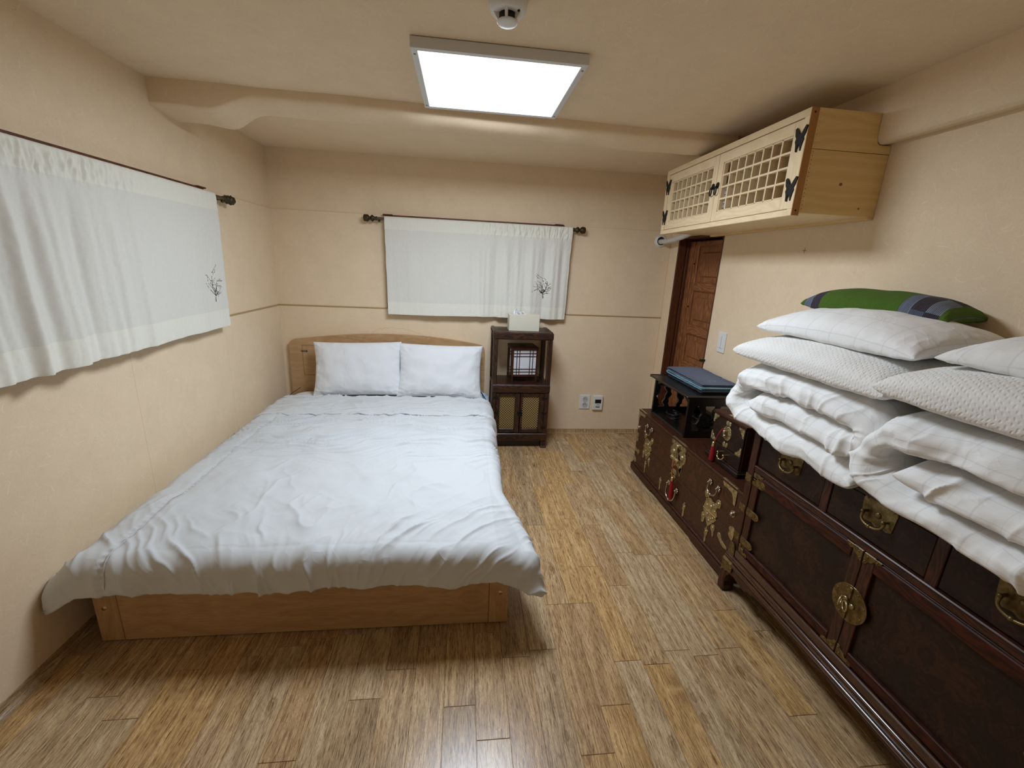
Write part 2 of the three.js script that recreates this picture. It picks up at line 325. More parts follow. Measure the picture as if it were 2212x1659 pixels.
// ---------------------------------------------------------------- materials
const std = (o) => new THREE.MeshStandardMaterial(o), phys = (o) => new THREE.MeshPhysicalMaterial(o);
const M = {
  paper: std({ map: paperMap, bumpMap: paperBump, bumpScale: .0006, roughness: .92 }),
  rail: std({ color: 0xb5966c, roughness: .8 }),
  vinyl: plankMaps.map((m) => phys({ map: m, bumpMap: plankBump, bumpScale: .00013, roughness: .24, specularIntensity: 1 })),
  beech: std({ map: beechMap, roughness: .5 }),
  pine: std({ map: pineMap, roughness: .6 }), lightPine: std({ map: lightPineMap, roughness: .6 }), pineEdge: std({ map: pineMap, color: 0xc4a284, roughness: .6 }),
  door: std({ map: doorMap, roughness: .5 }), jamb: std({ map: doorMap, color: 0xa58f80, roughness: .55 }),
  dark: phys({ map: darkMap, roughness: .46, specularIntensity: .7, clearcoat: .12, clearcoatRoughness: .22 }),
  burl: phys({ map: burlMap, roughness: .5, specularIntensity: .6, clearcoat: .08, clearcoatRoughness: .25 }),
  elm: phys({ map: elmMap, roughness: .46, specularIntensity: .7, clearcoat: .12, clearcoatRoughness: .25 }),
  gloss: phys({ map: darkMap, roughness: .2, clearcoat: .7, clearcoatRoughness: .1 }),
  char: phys({ map: charMap, roughness: .4, clearcoat: .25, clearcoatRoughness: .2 }),
  lacquer: phys({ color: 0x0d0a0a, roughness: .32, clearcoat: .3, clearcoatRoughness: .25 }),
  brass: std({ map: brassMap, roughnessMap: brassRough, roughness: 1, metalness: .82 }),
  oldBrass: std({ map: brassMap, color: 0xa9a08c, roughnessMap: brassRough, roughness: 1.0, metalness: .8 }),
  brightBrass: std({ color: 0xd9c18c, roughness: .26, metalness: 1 }),
  nickel: std({ color: 0xb9ad9a, roughness: .25, metalness: 1 }),
  iron: std({ color: 0x151515, roughness: .5, metalness: .4 }),
  bronze: std({ color: 0x4b4230, roughness: .5, metalness: .8 }),
  bronzeRod: std({ color: 0x6a5d4c, roughness: .4, metalness: .8 }),
  duvet: std({ color: 0xd0d3d5, bumpMap: crumpleBump, bumpScale: .003, roughness: .95 }),
  sheet: std({ color: 0xe9ebee, bumpMap: crumpleBump, bumpScale: .003, roughness: .95 }),
  duvetCheck: std({ map: (() => { const t = checkMap.clone(); t.repeat.set(1 / .22, 1 / .22); t.needsUpdate = true; return t; })(), bumpMap: crumpleBump, bumpScale: .003, roughness: .95 }),
  check: std({ map: checkMap, bumpMap: crumpleBump, bumpScale: .003, roughness: .95 }),
  pucker: std({ color: 0xe6e4df, bumpMap: puckerBump, bumpScale: .0015, roughness: .95 }),
  navy: std({ color: 0x27304a, roughness: .9 }), paleBlue: std({ color: 0xbfd0de, bumpMap: weaveBump, bumpScale: .0002, roughness: .95 }),
  white: std({ color: 0xe4e4e2, roughness: .45 }), cream: std({ color: 0xd9d4c2, roughness: .6 }), offWhite: std({ color: 0xd2cfc8, roughness: .55 }),
  alu: std({ color: 0xd8d9da, roughness: .45, metalness: .15 }), steel: std({ color: 0x8a8a88, roughness: .35, metalness: 1 }),
  black: std({ color: 0x0a0a0b, roughness: .5 }), cable: std({ color: 0x080809, roughness: .38 }),
  redwood: phys({ map: darkMap, color: 0xf0d0b6, roughness: .55, specularIntensity: .5 }), void: std({ color: 0x1c1712, roughness: 1 }),
  cane: std({ color: 0xc0a368, roughness: .6 }), caneBack: std({ color: 0x4c3c22, roughness: .8 }),
  hanjiPane: std({ color: 0xd6d6dc, bumpMap: paperBump, bumpScale: .0006, roughness: .8 }),
  red: std({ color: 0xa81a20, roughness: .7 }), purple: std({ color: 0x3a1650, roughness: .7 }),
  towelNavy: std({ color: 0x717a90, bumpMap: terryBump, bumpScale: .003, roughness: 1 }), towelBlue: std({ color: 0x8fbccb, bumpMap: terryBump, bumpScale: .003, roughness: 1 }),
  towelDark: std({ color: 0x3a3e48, bumpMap: terryBump, bumpScale: .003, roughness: 1 }),
  tissue: std({ color: 0xf2f2f2, roughness: 1 }), pencil: std({ color: 0x4a4440, roughness: .9 }), stain: std({ color: 0xcaa670, roughness: .95 }),
  glow: std({ color: 0xffffff, emissive: LAMP.color, emissiveIntensity: LAMP.glow, roughness: .6 }),
};

// ---------------------------------------------------------------- the room
const XL = -1.445, XR = 1.71, ZB = -3.617, ZF = .5, YC = 2.2;
// floor: slab with printed planks running away from the camera
const floor = struct('floor', [box(XL - .15, XR + .6, -.12, -.003, ZB - .15, ZF + .15, 'z', 0)], M.vinyl[4]);
{
  const r = rngOf(77), W = .1075;
  for (let c = -13; c < 17; c++) {
    const x0 = -.045 + c * W, x1 = x0 + W;
    if (x1 < XL + .02 || x0 > XR) continue;
    let z = ZB + .01 - r() * .5;
    while (z < .15) {
      const L = rr(.4, .62, r), a = Math.max(z, ZB + .012), b = Math.min(z + L, .2); z += L;
      const kind = [0, 1, 2, 3, 4, 0, 1, 4][Math.floor(r() * 8)], ou = rr(0, 2, r), ov = rr(0, 6, r);
      if (b - a < .03) continue;
      if (x1 < .12 && b < -1.62) continue;                           // under the bed
      if (x0 > 1.36 && b < -.5) continue;                            // under the chests
      const g = box(Math.max(x0, XL + .01) + .0006, Math.min(x1, XR - .005) - .0006, -.003, 0, a + .0006, b - .0006, 'z', .001);
      const uv = g.attributes.uv; for (let i = 0; i < uv.count; i++) uv.setXY(i, uv.getX(i) + ou, uv.getY(i) + ov);
      part('plank', g, M.vinyl[kind], floor);
    }
  }
}
// walls: upper paper sheet, lower lining board standing proud by 7 mm
const PROUD = .007, YM = 1.782;
const wallBack = struct('wall_back', [box(XL - .15, XR + .15, -.1, YC + .1, ZB - .15, ZB, 'y', 0), box(XL, XR, 0, YM, ZB - .01, ZB + PROUD, 'y', .003)], M.paper);
const wallLeft = struct('wall_left', [box(XL - .15, XL, -.1, YC + .1, ZB - .15, ZF + .15, 'y', 0), box(XL - .01, XL + PROUD, 0, YM, ZB, ZF, 'y', .003)], M.paper);
const DZ0 = -3.462, DZ1 = -2.842, DY = 1.724;
const wallRight = struct('wall_right', [box(XR, XR + .17, -.1, YC + .1, ZB - .15, DZ0, 'y', .004), box(XR, XR + .17, -.1, YC + .1, DZ1, ZF + .15, 'y', .004),
  box(XR, XR + .17, DY, YC + .1, DZ0 - .01, DZ1 + .01, 'y', 0)], M.paper);
struct('wall_front', [box(XL - .15, XR + .15, -.1, YC + .1, ZF, ZF + .15, 'y', 0)], M.paper);
struct('ceiling', [box(XL - .15, XR + .15, YC, YC + .15, ZB - .15, ZF + .15, 'z', 0)], M.paper);
// papered boxing along the top of the right wall, rounded lower edge
{
  const s = new THREE.Shape(); s.moveTo(.075, .03); s.lineTo(.075, -.205); s.lineTo(.03, -.212); s.quadraticCurveTo(.004, -.21, 0, -.178); s.lineTo(0, .03);
  const g = new THREE.ExtrudeGeometry(s, { depth: ZF - ZB, bevelEnabled: false, curveSegments: 10 }); g.translate(1.638, YC, ZB);
  struct('wall_right_boxing', [triUV(toCreasedNormals(g, .6), 'z')], M.paper);
}
// papered log beam below the ceiling, thick knuckle at its left end
{
  const fn = (u, v) => {
    const x = mix(XL - .02, 1.5, u), k = 1 - smooth(-1.22, -.98, x), bump = Math.exp(-Math.pow((x + 1.18) / .09, 2));
    const zf = -2.432 - .085 * smooth(-.8, 1.2, x) + k * .02, face = mix(.032, .098, k) + bump * .006 + .002 * n2(x * 3, 1), depth = mix(.078, .125, k) + bump * .012 + .003 * n2(x * 3, 1), wide = mix(.15, .215, k) + bump * .02 + .006 * n2(x * 2.5, 4);
    // profile: front face, rounded nose, sloping underside, back face
    const a = v * 4; let y, z;
    if (a < 1) { y = mix(.03, -face, a); z = zf; }
    else if (a < 3) { const t = (a - 1) / 2 * Math.PI / 2; y = -face - (depth - face) * Math.pow(Math.sin(t), mix(1, .8, k)); z = zf - wide * (1 - Math.cos(t)); }
    else { const t = a - 3; y = mix(-depth, .03, Math.pow(t, .9)); z = zf - wide - .012 * Math.sin(t * 1.57); }
    return V(x, YC + y, z + .003 * n2(x * 4, 7));
  };
  const g = sheetSolid(fn, 110, 64, .002, (u, v) => [u * 2.95, v * .5]);
  struct('ceiling_beam', g, M.paper);
}
// dado rails and baseboards
struct('trim_1', [box(XL, XR, 1.069, 1.078, ZB + PROUD - .002, ZB + PROUD + .006, 'x', .0015)], M.rail);
struct('trim_2', [box(XL + PROUD - .002, XL + PROUD + .006, 1.069, 1.078, ZB, ZF, 'z', .0015)], M.rail);
function cove(x0, x1, len, name, place, i, gr = 'y') {                          // vinyl turned up the wall
  const s = new THREE.Shape(); s.moveTo(0, 0); s.lineTo(x1, 0); s.quadraticCurveTo(.010, .002, .006, .018); s.lineTo(.004, x0); s.lineTo(0, x0);
  const g = new THREE.ExtrudeGeometry(s, { depth: len, bevelEnabled: false, curveSegments: 8 }); place(g);
  struct(name, triUV(toCreasedNormals(g, .7), gr), M.vinyl[i]);
}
cove(.038, .03, ZF - ZB, 'baseboard_left', (g) => g.translate(XL + PROUD, 0, ZB), 3, 'z');
cove(.038, .02, XR - XL, 'baseboard_back', (g) => { g.rotateY(-Math.PI / 2); g.translate(XR, 0, ZB + PROUD); g.applyMatrix4(new THREE.Matrix4().makeTranslation(0, 0, 0)); }, 0);
cove(.038, .02, ZF - DZ1, 'baseboard_right', (g) => { g.rotateY(Math.PI); g.translate(XR, 0, ZF); }, 0);
// old water mark on the back wall, pencil cross on the right wall
{
  const p = []; for (let i = 0; i <= 60; i++) { const t = i / 60; p.push(V(mix(-.735, -.30, t), .852 + .066 * Math.pow(Math.sin(Math.PI * Math.pow(t, .75)), .55) - .012 * t + .007 * n2(i * .21, 3), ZB + PROUD - .0006)); }
  part('water_mark', tube(p, .0012, 160, 5), M.stain, wallBack);
  for (const [z, y0] of [[-2.01, .3], [-2.79, .34]]) part('paper_seam', box(XL + PROUD - .001, XL + PROUD + .0006, y0, 1.068, z, z + .003, 'y', 0), M.paper, wallLeft);
  for (const x of [1.02, -.93]) part('paper_seam', box(x, x + .003, .05, 1.068, ZB + PROUD - .001, ZB + PROUD + .0006, 'y', 0), M.paper, wallBack);
  part('pencil_cross', [box(XR - .0006, XR + .002, 1.578, 1.606, -2.1105, -2.1085, 'y', 0), box(XR - .0006, XR + .002, 1.591, 1.593, -2.124, -2.096, 'z', 0)], M.pencil, wallRight);
}
// windows behind the curtains
function windowFrame(name, mk) {
  const o = thing(name, null, null, [0, 0, 0]); o.userData.kind = 'structure';
  part('window_frame', [mk(0, 1.44, 1.75, 1.781, 0, .03), mk(0, 1.44, 1.08, 1.115, 0, .03), mk(0, .035, 1.1, 1.76, 0, .03), mk(1.405, 1.44, 1.1, 1.76, 0, .03), mk(.7, .74, 1.1, 1.76, 0, .022)], M.jamb, o);
  part('corner_block', [mk(-.015, .06, 1.777, 1.785, 0, .036), mk(1.36, 1.43, 1.777, 1.785, 0, .036)], M.jamb, o);
  part('pane', [mk(.035, .7, 1.115, 1.75, .002, .008), mk(.74, 1.405, 1.115, 1.75, .002, .008)], M.hanjiPane, o);
}
windowFrame('window_1', (a, b, y0, y1, d0, d1) => box(XL + PROUD + d0 - .002, XL + PROUD + d1, y0, y1, -2.7 + a * .955, -2.7 + b * .955, 'z', .002));
windowFrame('window_2', (a, b, y0, y1, d0, d1) => box(-.604 + a * .97, -.604 + b * .97, y0, y1, ZB + PROUD + d0 - .002, ZB + PROUD + d1, 'x', .002));
// sliding wooden door in its opening
{
  const o = thing('door_1', null, null, [0, 0, 0]); o.userData.kind = 'structure';
  part('door_frame', [box(XR - .003, XR + .06, 0, DY, DZ0 - .004, DZ0 + .012, 'y'), box(XR + .072, XR + .17, 0, DY, DZ0 - .004, DZ0 + .012, 'y'), box(XR + .055, XR + .08, 0, DY, DZ0 - .01, DZ0 + .004, 'y'),
    box(XR - .004, XR + .17, 0, DY, DZ1 - .008, DZ1 + .004, 'y'), box(XR - .004, XR + .17, DY - .010, DY + .004, DZ0, DZ1, 'z')], M.jamb, o);
  part('backing', [box(XR + .16, XR + .2, 0, DY, DZ0 - .05, DZ1 + .05, 'y', 0)], M.void, o);
  const x0 = 1.80, x1 = 1.835, zA = -3.445, zB = -2.76;
  part('stile', [box(x0, x1, .02, 1.7, zA, zA + .062, 'y', .003), box(x0 + .006, x1, .02, 1.7, zA + .064, zA + .128, 'y', .004)], M.door, o);
  part('stile', [box(x0, x1, .02, 1.7, zB - .09, zB, 'y', .003)], M.door, o);
  for (const [a, b] of [[1.655, 1.7], [1.322, 1.392], [.985, 1.062], [.65, .765], [.3, .37], [.02, .1]]) part('rail', [box(x0 + .002, x1, a, b, zA + .128, zB - .09, 'z', .008)], M.door, o);
  for (const [a, b] of [[1.392, 1.655], [1.062, 1.322], [.765, .985], [.37, .65], [.1, .3]]) {
    part('panel', [box(x0 + .020, x1, a - .004, b + .004, zA + .124, zB - .086, 'y', .001), box(x0 + .010, x1 - .004, a + .04, b - .04, zA + .168, zB - .13, 'y', .009)], M.door, o);
  }
  for (const y of [1.53, 1.2]) part('peg', ball(.006, x0 - .001, y, zA + .1, 8, 6), M.iron, o);
  part('door_handle', [(() => { const g = cyl(.008, .008, .04, 0, 0, 0, 12); g.rotateZ(Math.PI / 2); g.translate(XR - .018, .865, DZ1 + .012); return g; })()], M.iron, o);
}

// ---------------------------------------------------------------- ceiling things
{
  const t = thing('ceiling_light', 'square white LED panel light lit on the ceiling', 'ceiling light', [.12, YC, -2.08]);
  const x0 = -.198, x1 = .440, z0 = -2.388, z1 = -1.776, y = 2.163;
  const fr = (pts) => ext(shapeOf(pts), .032, .0015);
  const bar = (pts) => { const g = fr(pts); g.rotateX(Math.PI / 2); g.translate(0, y + .0335, 0); return g; };   // drawn in (x, z), runs down
  const w = .024, m = .0004;
  part('frame', [bar([[x0, z0 + m], [x1, z0 + m], [x1 - w, z0 + w], [x0 + w, z0 + w]])], M.alu, t);
  part('frame', [bar([[x0, z1 - m], [x0 + w, z1 - w], [x1 - w, z1 - w], [x1, z1 - m]])], M.alu, t);
  part('frame', [bar([[x0 + m, z0], [x0 + w, z0 + w], [x0 + w, z1 - w], [x0 + m, z1]])], M.alu, t);
  part('frame', [bar([[x1 - m, z0], [x1 - m, z1], [x1 - w, z1 - w], [x1 - w, z0 + w]])], M.alu, t);
  part('back_plate', [box(x0 + .006, x1 - .006, y + .03, YC + .001, z0 + .006, z1 - .006, 'x', .001)], M.alu, t);
  part('diffuser', [box(x0 + w - .002, x1 - w + .002, y + .002, y + .02, z0 + w - .002, z1 - w + .002, 'x', .0005)], M.glow, t);
  for (const [a, b] of [[x0 + .012, z0 + .04], [x1 - .012, z0 + .04], [x0 + .012, z1 - .05], [x1 - .012, z1 - .05]]) part('screw', [cyl(.0045, .0045, .003, a, y - .0005, b, 12)], M.steel, t);
  const L = new THREE.RectAreaLight(LAMP.color, LAMP.intensity, x1 - x0 - 2 * w, z1 - z0 - 2 * w);
  L.name = 'panel_light'; L.position.set((x0 + x1) / 2 - .12, y - .004 - YC, (z0 + z1) / 2 + 2.08); L.rotation.x = -Math.PI / 2; t.add(L);
}
{
  const x = .116, z = -1.505, t = thing('smoke_detector', 'round white smoke detector on the ceiling in front of the lit panel', 'smoke detector', [x, YC, z]);
  const put = (g) => { g.translate(x, YC, z); return g; };
  part('base', put(lathe([[.0001, .002], [.056, .002], [.0565, -.016], [.054, -.0175], [.0545, -.019], [.056, -.026], [.050, -.036], [.040, -.039], [.0001, -.039]], 48)), M.white, t);
  part('chamber', put(lathe([[.0001, -.038], [.026, -.038], [.026, -.058], [.0001, -.058]], 32)), M.black, t);
  part('cap', put(lathe([[.0001, -.055], [.026, -.055], [.030, -.057], [.0305, -.060], [.027, -.064], [.012, -.0655], [.0001, -.066]], 40)), M.white, t);
  for (let i = 0; i < 5; i++) {
    const a = i / 5 * 6.283 + .5, g = box(.024, .044, -.058, -.036, -.004, .004, 'y', .001); 
    const p = g.attributes.position; for (let k = 0; k < p.count; k++) if (p.getX(k) > .034 && p.getY(k) < -.047) p.setX(k, .03);
    g.computeVertexNormals(); g.rotateY(-a); part('rib', put(g), M.white, t);
  }
  part('indicator', put(ball(.004, .03, -.039, .028, 10, 8)), M.black, t);
}

// ---------------------------------------------------------------- curtains and their rods
function treeArt(c, x, y, s, seed, lean) {                            // embroidered plum branch: trunk at (x, y), s px tall
  const r = rngOf(seed); c.strokeStyle = '#2a2226'; c.fillStyle = '#2a2226'; c.lineCap = 'round';
  const branch = (x0, y0, a, len, w, depth) => {
    let px = x0, py = y0; const n = 5;
    for (let i = 0; i < n; i++) {
      a += (r() - .5) * .4; const qx = px + Math.cos(a) * len / n, qy = py - Math.sin(a) * len / n;
      c.lineWidth = w * (1 - i / n * .6); if (depth === 0 || r() > .22) { c.beginPath(); c.moveTo(px, py); c.lineTo(qx, qy); c.stroke(); }
      px = qx; py = qy;
      if (depth > 0 && r() > .35) { c.beginPath(); c.arc(px + (r() - .5) * s * .05, py + (r() - .5) * s * .05, s * (.009 + r() * .010), 0, 7); c.fill(); }
      if (depth < 2 && i > 1 - depth && r() > .3) branch(px, py, a + (r() > .5 ? 1 : -1) * (.6 + r() * .4), len * (.4 + r() * .18), w * .55, depth + 1);
    }
  };
  branch(x, y, 1.57 - lean * .25, s * .3, s * .04, 0);
  branch(x + s * .02 * lean, y - s * .2, 1.57 + .95, s * .42, s * .023, 1);
  branch(x, y - s * .24, 1.57 + .25, s * .72, s * .023, 1);
  branch(x, y - s * .24, 1.57 - .75, s * .5, s * .022, 1);
  branch(x, y - s * .18, 1.57 - 1.15, s * .34, s * .02, 1);
  branch(x, y - s * .3, 1.57 + .6, s * .45, s * .02, 1); branch(x + s * .03, y - s * .3, 1.57 - .3, s * .5, s * .02, 1);
}
function curtainMat(tx, ty, seed, lean, hgt) {                         // 1.45 wide, hgt tall; hem doubled cloth is whiter
  return std({ roughness: .95, bumpMap: weaveBump, bumpScale: .0002, map: canvasTex(2048, 1024, (c, w, h) => {
    const im = c.createImageData(w, h), r = rngOf(seed);
    for (let y = 0; y < h; y++) for (let x = 0; x < w; x++) {
      const i = (y * w + x) * 4, k = (r() - .5) * 7 + n2(x * .9, y * .02) * 2.5 + n2(x * .02, y * .9) * 2.5, Y = (1 - y / h) * hgt, d = (Y < .098 || Y > hgt - .075) ? 9 : 0;
      im.data[i] = 223 + k + d; im.data[i + 1] = 221 + k + d; im.data[i + 2] = 212 + k + d * .6; im.data[i + 3] = 255;
    }
    c.putImageData(im, 0, 0);
    treeArt(c, tx * w, (1 - ty / hgt) * h, .165 / hgt * h, seed, lean);
  }, true) });
}
const CH = .715, CW = 1.445;
// s: 0..1 across, d: way down from the rod top. Returns offset off the wall side
function curtainSurf(pleat, seed) {
  return (s, d) => {
    const fall = smooth(.02, .3, d), gather = smooth(0, .03, d) * (1 - smooth(.07, .12, d));
    const w = pleat(s);
    let f = w * fall * (.012 * Math.sin(s * 50 + n2(s * 5, seed) * 2.6) + .007 * n2(s * 22 + seed, d * .7)) + .004 * fall * n2(s * 6, seed + d) ;
    f += gather * w * .0045 * (Math.sin(s * 190 + n2(s * 30, d * 12) * 2) + n2(s * 90, d * 16 + seed)) ;
    f += .0016 * (1 - smooth(.002, .008, Math.abs(d - .082))) * -1;                 // rod pocket seam
    f += .010 * smooth(.35, .715, d) * n2(s * 3.2 + seed, 3) + (1 - w) * .003 * smooth(.1, .5, d) * Math.sin(s * 40 + seed);
    f += .0012 * n2(s * 60, d * 40);
    return f;
  };
}
function curtainGeo(place, surf, skew) {
  return sheetSolid((u, v) => {
    const s = u, t = v * (CH + .05); let d, off;
    if (t < .05) { const a = t / .05 * Math.PI; d = .018 - .018 * Math.sin(a); off = -.016 * Math.cos(a); }            // over the rod
    else { d = t - .05 + .018; off = .016; }
    return place(s, d, off + surf(s, d) + (t < .05 ? 0 : 0), skew);
  }, 330, 74, .0012, (u, v) => [u, clamp(1 - (v * (CH + .05) - .05) / CH, 0, 1)]);
}
{
  const pl = (s) => mix(.12, 1, smooth(.42, .56, s)), surf = curtainSurf(pl, 3.3);
  const zr = -3.556, x0 = -.602, place = (s, d, off) => V(x0 + s * 1.455 + (d > .1 ? (s - .5) * -.028 * d + .0015 * n2(d * 5, s > .5 ? 1 : 4) * (s > .97 || s < .03 ? 1 : 0) : 0), 1.768 - d * (CH - .002 * s) / CH - .004 * d * Math.sin(s * 9), zr + off);
  solo('curtain', 'white cotton half curtain with a stitched twig, hung above the headboard on the back wall', 'curtain', curtainGeo(place, surf), curtainMat((.655 - x0) / 1.455, .172, 8, -1, CH), [.12, 1.77, zr]);
  const zl = -1.386, w2 = (s) => mix(.1, 1, 1 - smooth(.40, .72, s)), surf2 = curtainSurf(w2, 7.7);
  // hung on the left wall: s runs from the camera end to the far end
  const place2 = (s, d, off) => V(zl + off * 1.0 + (off > 0 ? .012 * smooth(.4, .72, d) * (1 - s) : 0), 1.766 - d, -1.28 - s * 1.46 + (d > .1 ? -.02 * d * (s - .5) * -1 : 0));
  const g = curtainGeo(place2, surf2);
  solo('curtain', 'large white cotton half curtain with a stitched twig, on the left wall beside the bed', 'curtain', g, curtainMat((2.615 - 1.28) / 1.46, .150, 5, 1, CH), [zl, 1.77, -2.0]);
}
function rod(label, mk, a, b, ends) {                                  // mk(s, y, off) places a point; s along the rod
  const o = thing('curtain_rod', label, 'curtain rod', mk((a + b) / 2, 1.748, 0).toArray());
  part('pole', tube([mk(a, 1.748, 0), mk((a + b) / 2, 1.748, 0), mk(b, 1.748, 0)], .0105, 8, 12), M.bronzeRod, o);
  for (const [e, s] of ends) {
    const prof = [[.0105, 0], [.015, .002], [.015, .010], [.011, .012], [.013, .02], [.020, .028], [.0225, .036], [.019, .046], [.012, .05], [.012, .056], [.019, .060], [.0235, .066], [.0245, .082], [.0235, .096], [.018, .1], [.0001, .1]];
    const g = lathe(prof, 20), q = mk(e, 1.748, 0), q2 = mk(e + s, 1.748, 0), dir = q2.clone().sub(q).normalize();
    g.applyMatrix4(new THREE.Matrix4().makeRotationFromQuaternion(new THREE.Quaternion().setFromUnitVectors(V(0, 1, 0), dir))); g.translate(q.x, q.y, q.z);
    const f = part('finial', [g], M.bronze, o);
    const knobs = []; for (let k = 0; k < 7; k++) for (const [dd, rad] of [[.036, .021], [.075, .024], [.09, .0225]]) { const an = k / 7 * 6.283 + dd * 40, c = q.clone().addScaledVector(dir, dd), side = V(0, Math.cos(an) * rad, 0), o3 = V().crossVectors(dir, V(0, 1, 0)).multiplyScalar(Math.sin(an) * rad); c.add(side).add(o3); knobs.push(ball(.0048, c.x, c.y, c.z, 6, 5)); }
    part('carving', knobs, M.bronze, f);
    const w0 = mk(e - s * .012, 1.742, 0), w1 = mk(e - s * .012, 1.742, -.052);
    part('bracket', [tube([w0, w0.clone().lerp(w1, .5), w1], .006, 4, 8), ball(.009, w0.x, w0.y - .01, w0.z, 8, 6)], M.bronze, o);
  }
}
rod('dark bronze curtain rod with carved ends on the back wall', (s, y, off) => V(s, y, -3.556 + off), -.665, .862, [[-.655, -1], [.858, 1]]);
rod('dark bronze curtain rod with a carved end on the left wall', (s, y, off) => V(-1.386 + off, y, s), -2.85, -1.18, [[-2.845, -1], [-1.19, 1]]);

// ---------------------------------------------------------------- bed
const BX0 = -1.344, BX1 = .204, BZ1 = -1.475, MT = .385;
{
  const t = thing('bed_frame', 'low light-wood double bed frame with a curved headboard', 'bed frame', [-.57, 0, -2.5]);
  // headboard: slab, 4 mm front skin with two framed fields set in
  const hb = (d) => { const s = new THREE.Shape(); s.moveTo(-1.383, .02); s.lineTo(-1.383, .755); s.quadraticCurveTo(-1.38, .80, -1.33, .806); s.bezierCurveTo(-1.05, .845, -.85, .866, -.6, .866); s.bezierCurveTo(-.35, .866, -.12, .845, .13, .800); s.quadraticCurveTo(.184, .79, .186, .74); s.lineTo(.186, .02); s.closePath(); return s; };
  const sk = hb(); const fields = [[-1.285, -.66, .512, .765], [-.54, .085, .512, .765]];
  for (const [a, b, c, d] of fields) sk.holes.push(rectHole(a, b, c, d));
  part('headboard', [onZ(ext(hb(), .024, .003, 'x', 16), 0, 0, ZB + .012), onZ(ext(sk, .004, .0012, 'x', 16), 0, 0, ZB + .038)], M.beech, t);
  for (const [a, b, c, d] of fields) part('headboard_field', box(a + .005, b - .005, c + .005, d - .005, ZB + .038, ZB + .0418, 'x', .0015), M.beech, t);
  const st = part('sticker', [box(-1.292, -1.243, .705, .719, ZB + .0425, ZB + .0434, 'x', .0002)], std({ roughness: .4, map: canvasTex(256, 72, (c, w, h) => {
    c.fillStyle = '#1a1815'; c.fillRect(0, 0, w, h); c.fillStyle = '#d9542c'; c.fillRect(18, 18, 26, 36); c.fillStyle = '#e8e2d6'; c.fillRect(26, 26, 10, 20); c.fillStyle = '#cfc9bc'; for (let i = 0; i < 5; i++) c.fillRect(74 + i * 30, 28, 20, 18);
  }, true) }), t);
  { const p = st.geometry.attributes.position, uv = st.geometry.attributes.uv; for (let i = 0; i < p.count; i++) uv.setXY(i, (p.getX(i) - .57 + 1.292) / .049, (p.getY(i) - .705) / .014); }
  part('footboard', [box(BX0 + .081, BX1 - .081, .004, .31, BZ1 - .022, BZ1, 'x', .0015), box(BX0, BX0 + .0795, .004, .31, BZ1 - .022, BZ1 + .0005, 'y', .0015), box(BX1 - .0795, BX1, .004, .31, BZ1 - .022, BZ1 + .0005, 'y', .0015)], M.beech, t);
  for (const x of [BX0 + .034, BX1 - .034]) { const g = lathe([[.0001, .003], [.004, .003], [.0045, .0015], [.0075, .003], [.009, 0]], 16); g.rotateX(Math.PI / 2); g.translate(x, .152, BZ1); part('screw_cap', g, M.brightBrass, t); }
  part('side_rail', box(BX0, BX0 + .02, .004, .31, ZB + .045, BZ1 - .022, 'z'), M.beech, t);
  part('side_rail', box(BX1 - .02, BX1, .004, .31, ZB + .045, BZ1 - .022, 'z'), M.beech, t);
  part('slat_base', box(BX0 + .02, BX1 - .02, .14, .17, ZB + .045, BZ1 - .022, 'x'), M.beech, t);
}
{
  const t = thing('mattress', 'white covered mattress with dark blue piping, showing at the head of the bed', 'mattress', [-.57, .17, -2.5]);
  const g = pillowGeo(.765, 1.02, .105, { pinch: 0, pow: 14, q: .22, nu: 60, nv: 80, wr: .004, seed: 5 }); g.translate(-.575, .305, -2.535);
  part('cover', g, M.sheet, t);
  for (const [x, z0, z1] of [[-1.302, -3.53, -3.28], [.150, -3.53, -3.26]]) {
    const p = []; for (let i = 0; i <= 12; i++) { const k = i / 12; p.push(V(x + Math.sign(x) * .034 * k, .418 - .026 * k * k - (k > .8 ? .02 * (k - .8) : 0), mix(z0, z1, k))); }
    part('piping', tube(p, .0025, 24, 6), M.navy, t);
  }
  // loose corner of the cover sticking out by the nightstand
  const c = sheetSolid((u, v) => V(.135 + u * .092 - .01 * v, .424 - .045 * u * u - .014 * v + .006 * n2(u * 3, v * 3), -3.50 + v * .17 + u * .03), 14, 14, .012, (u, v) => [u * .1, v * .15]);
  part('cover_corner', c, M.paleBlue, t);
  part('piping', tube([V(.146, .426, -3.49), V(.166, .421, -3.42), V(.184, .408, -3.35), V(.196, .394, -3.32)], .0028, 16, 6), M.navy, t);
}
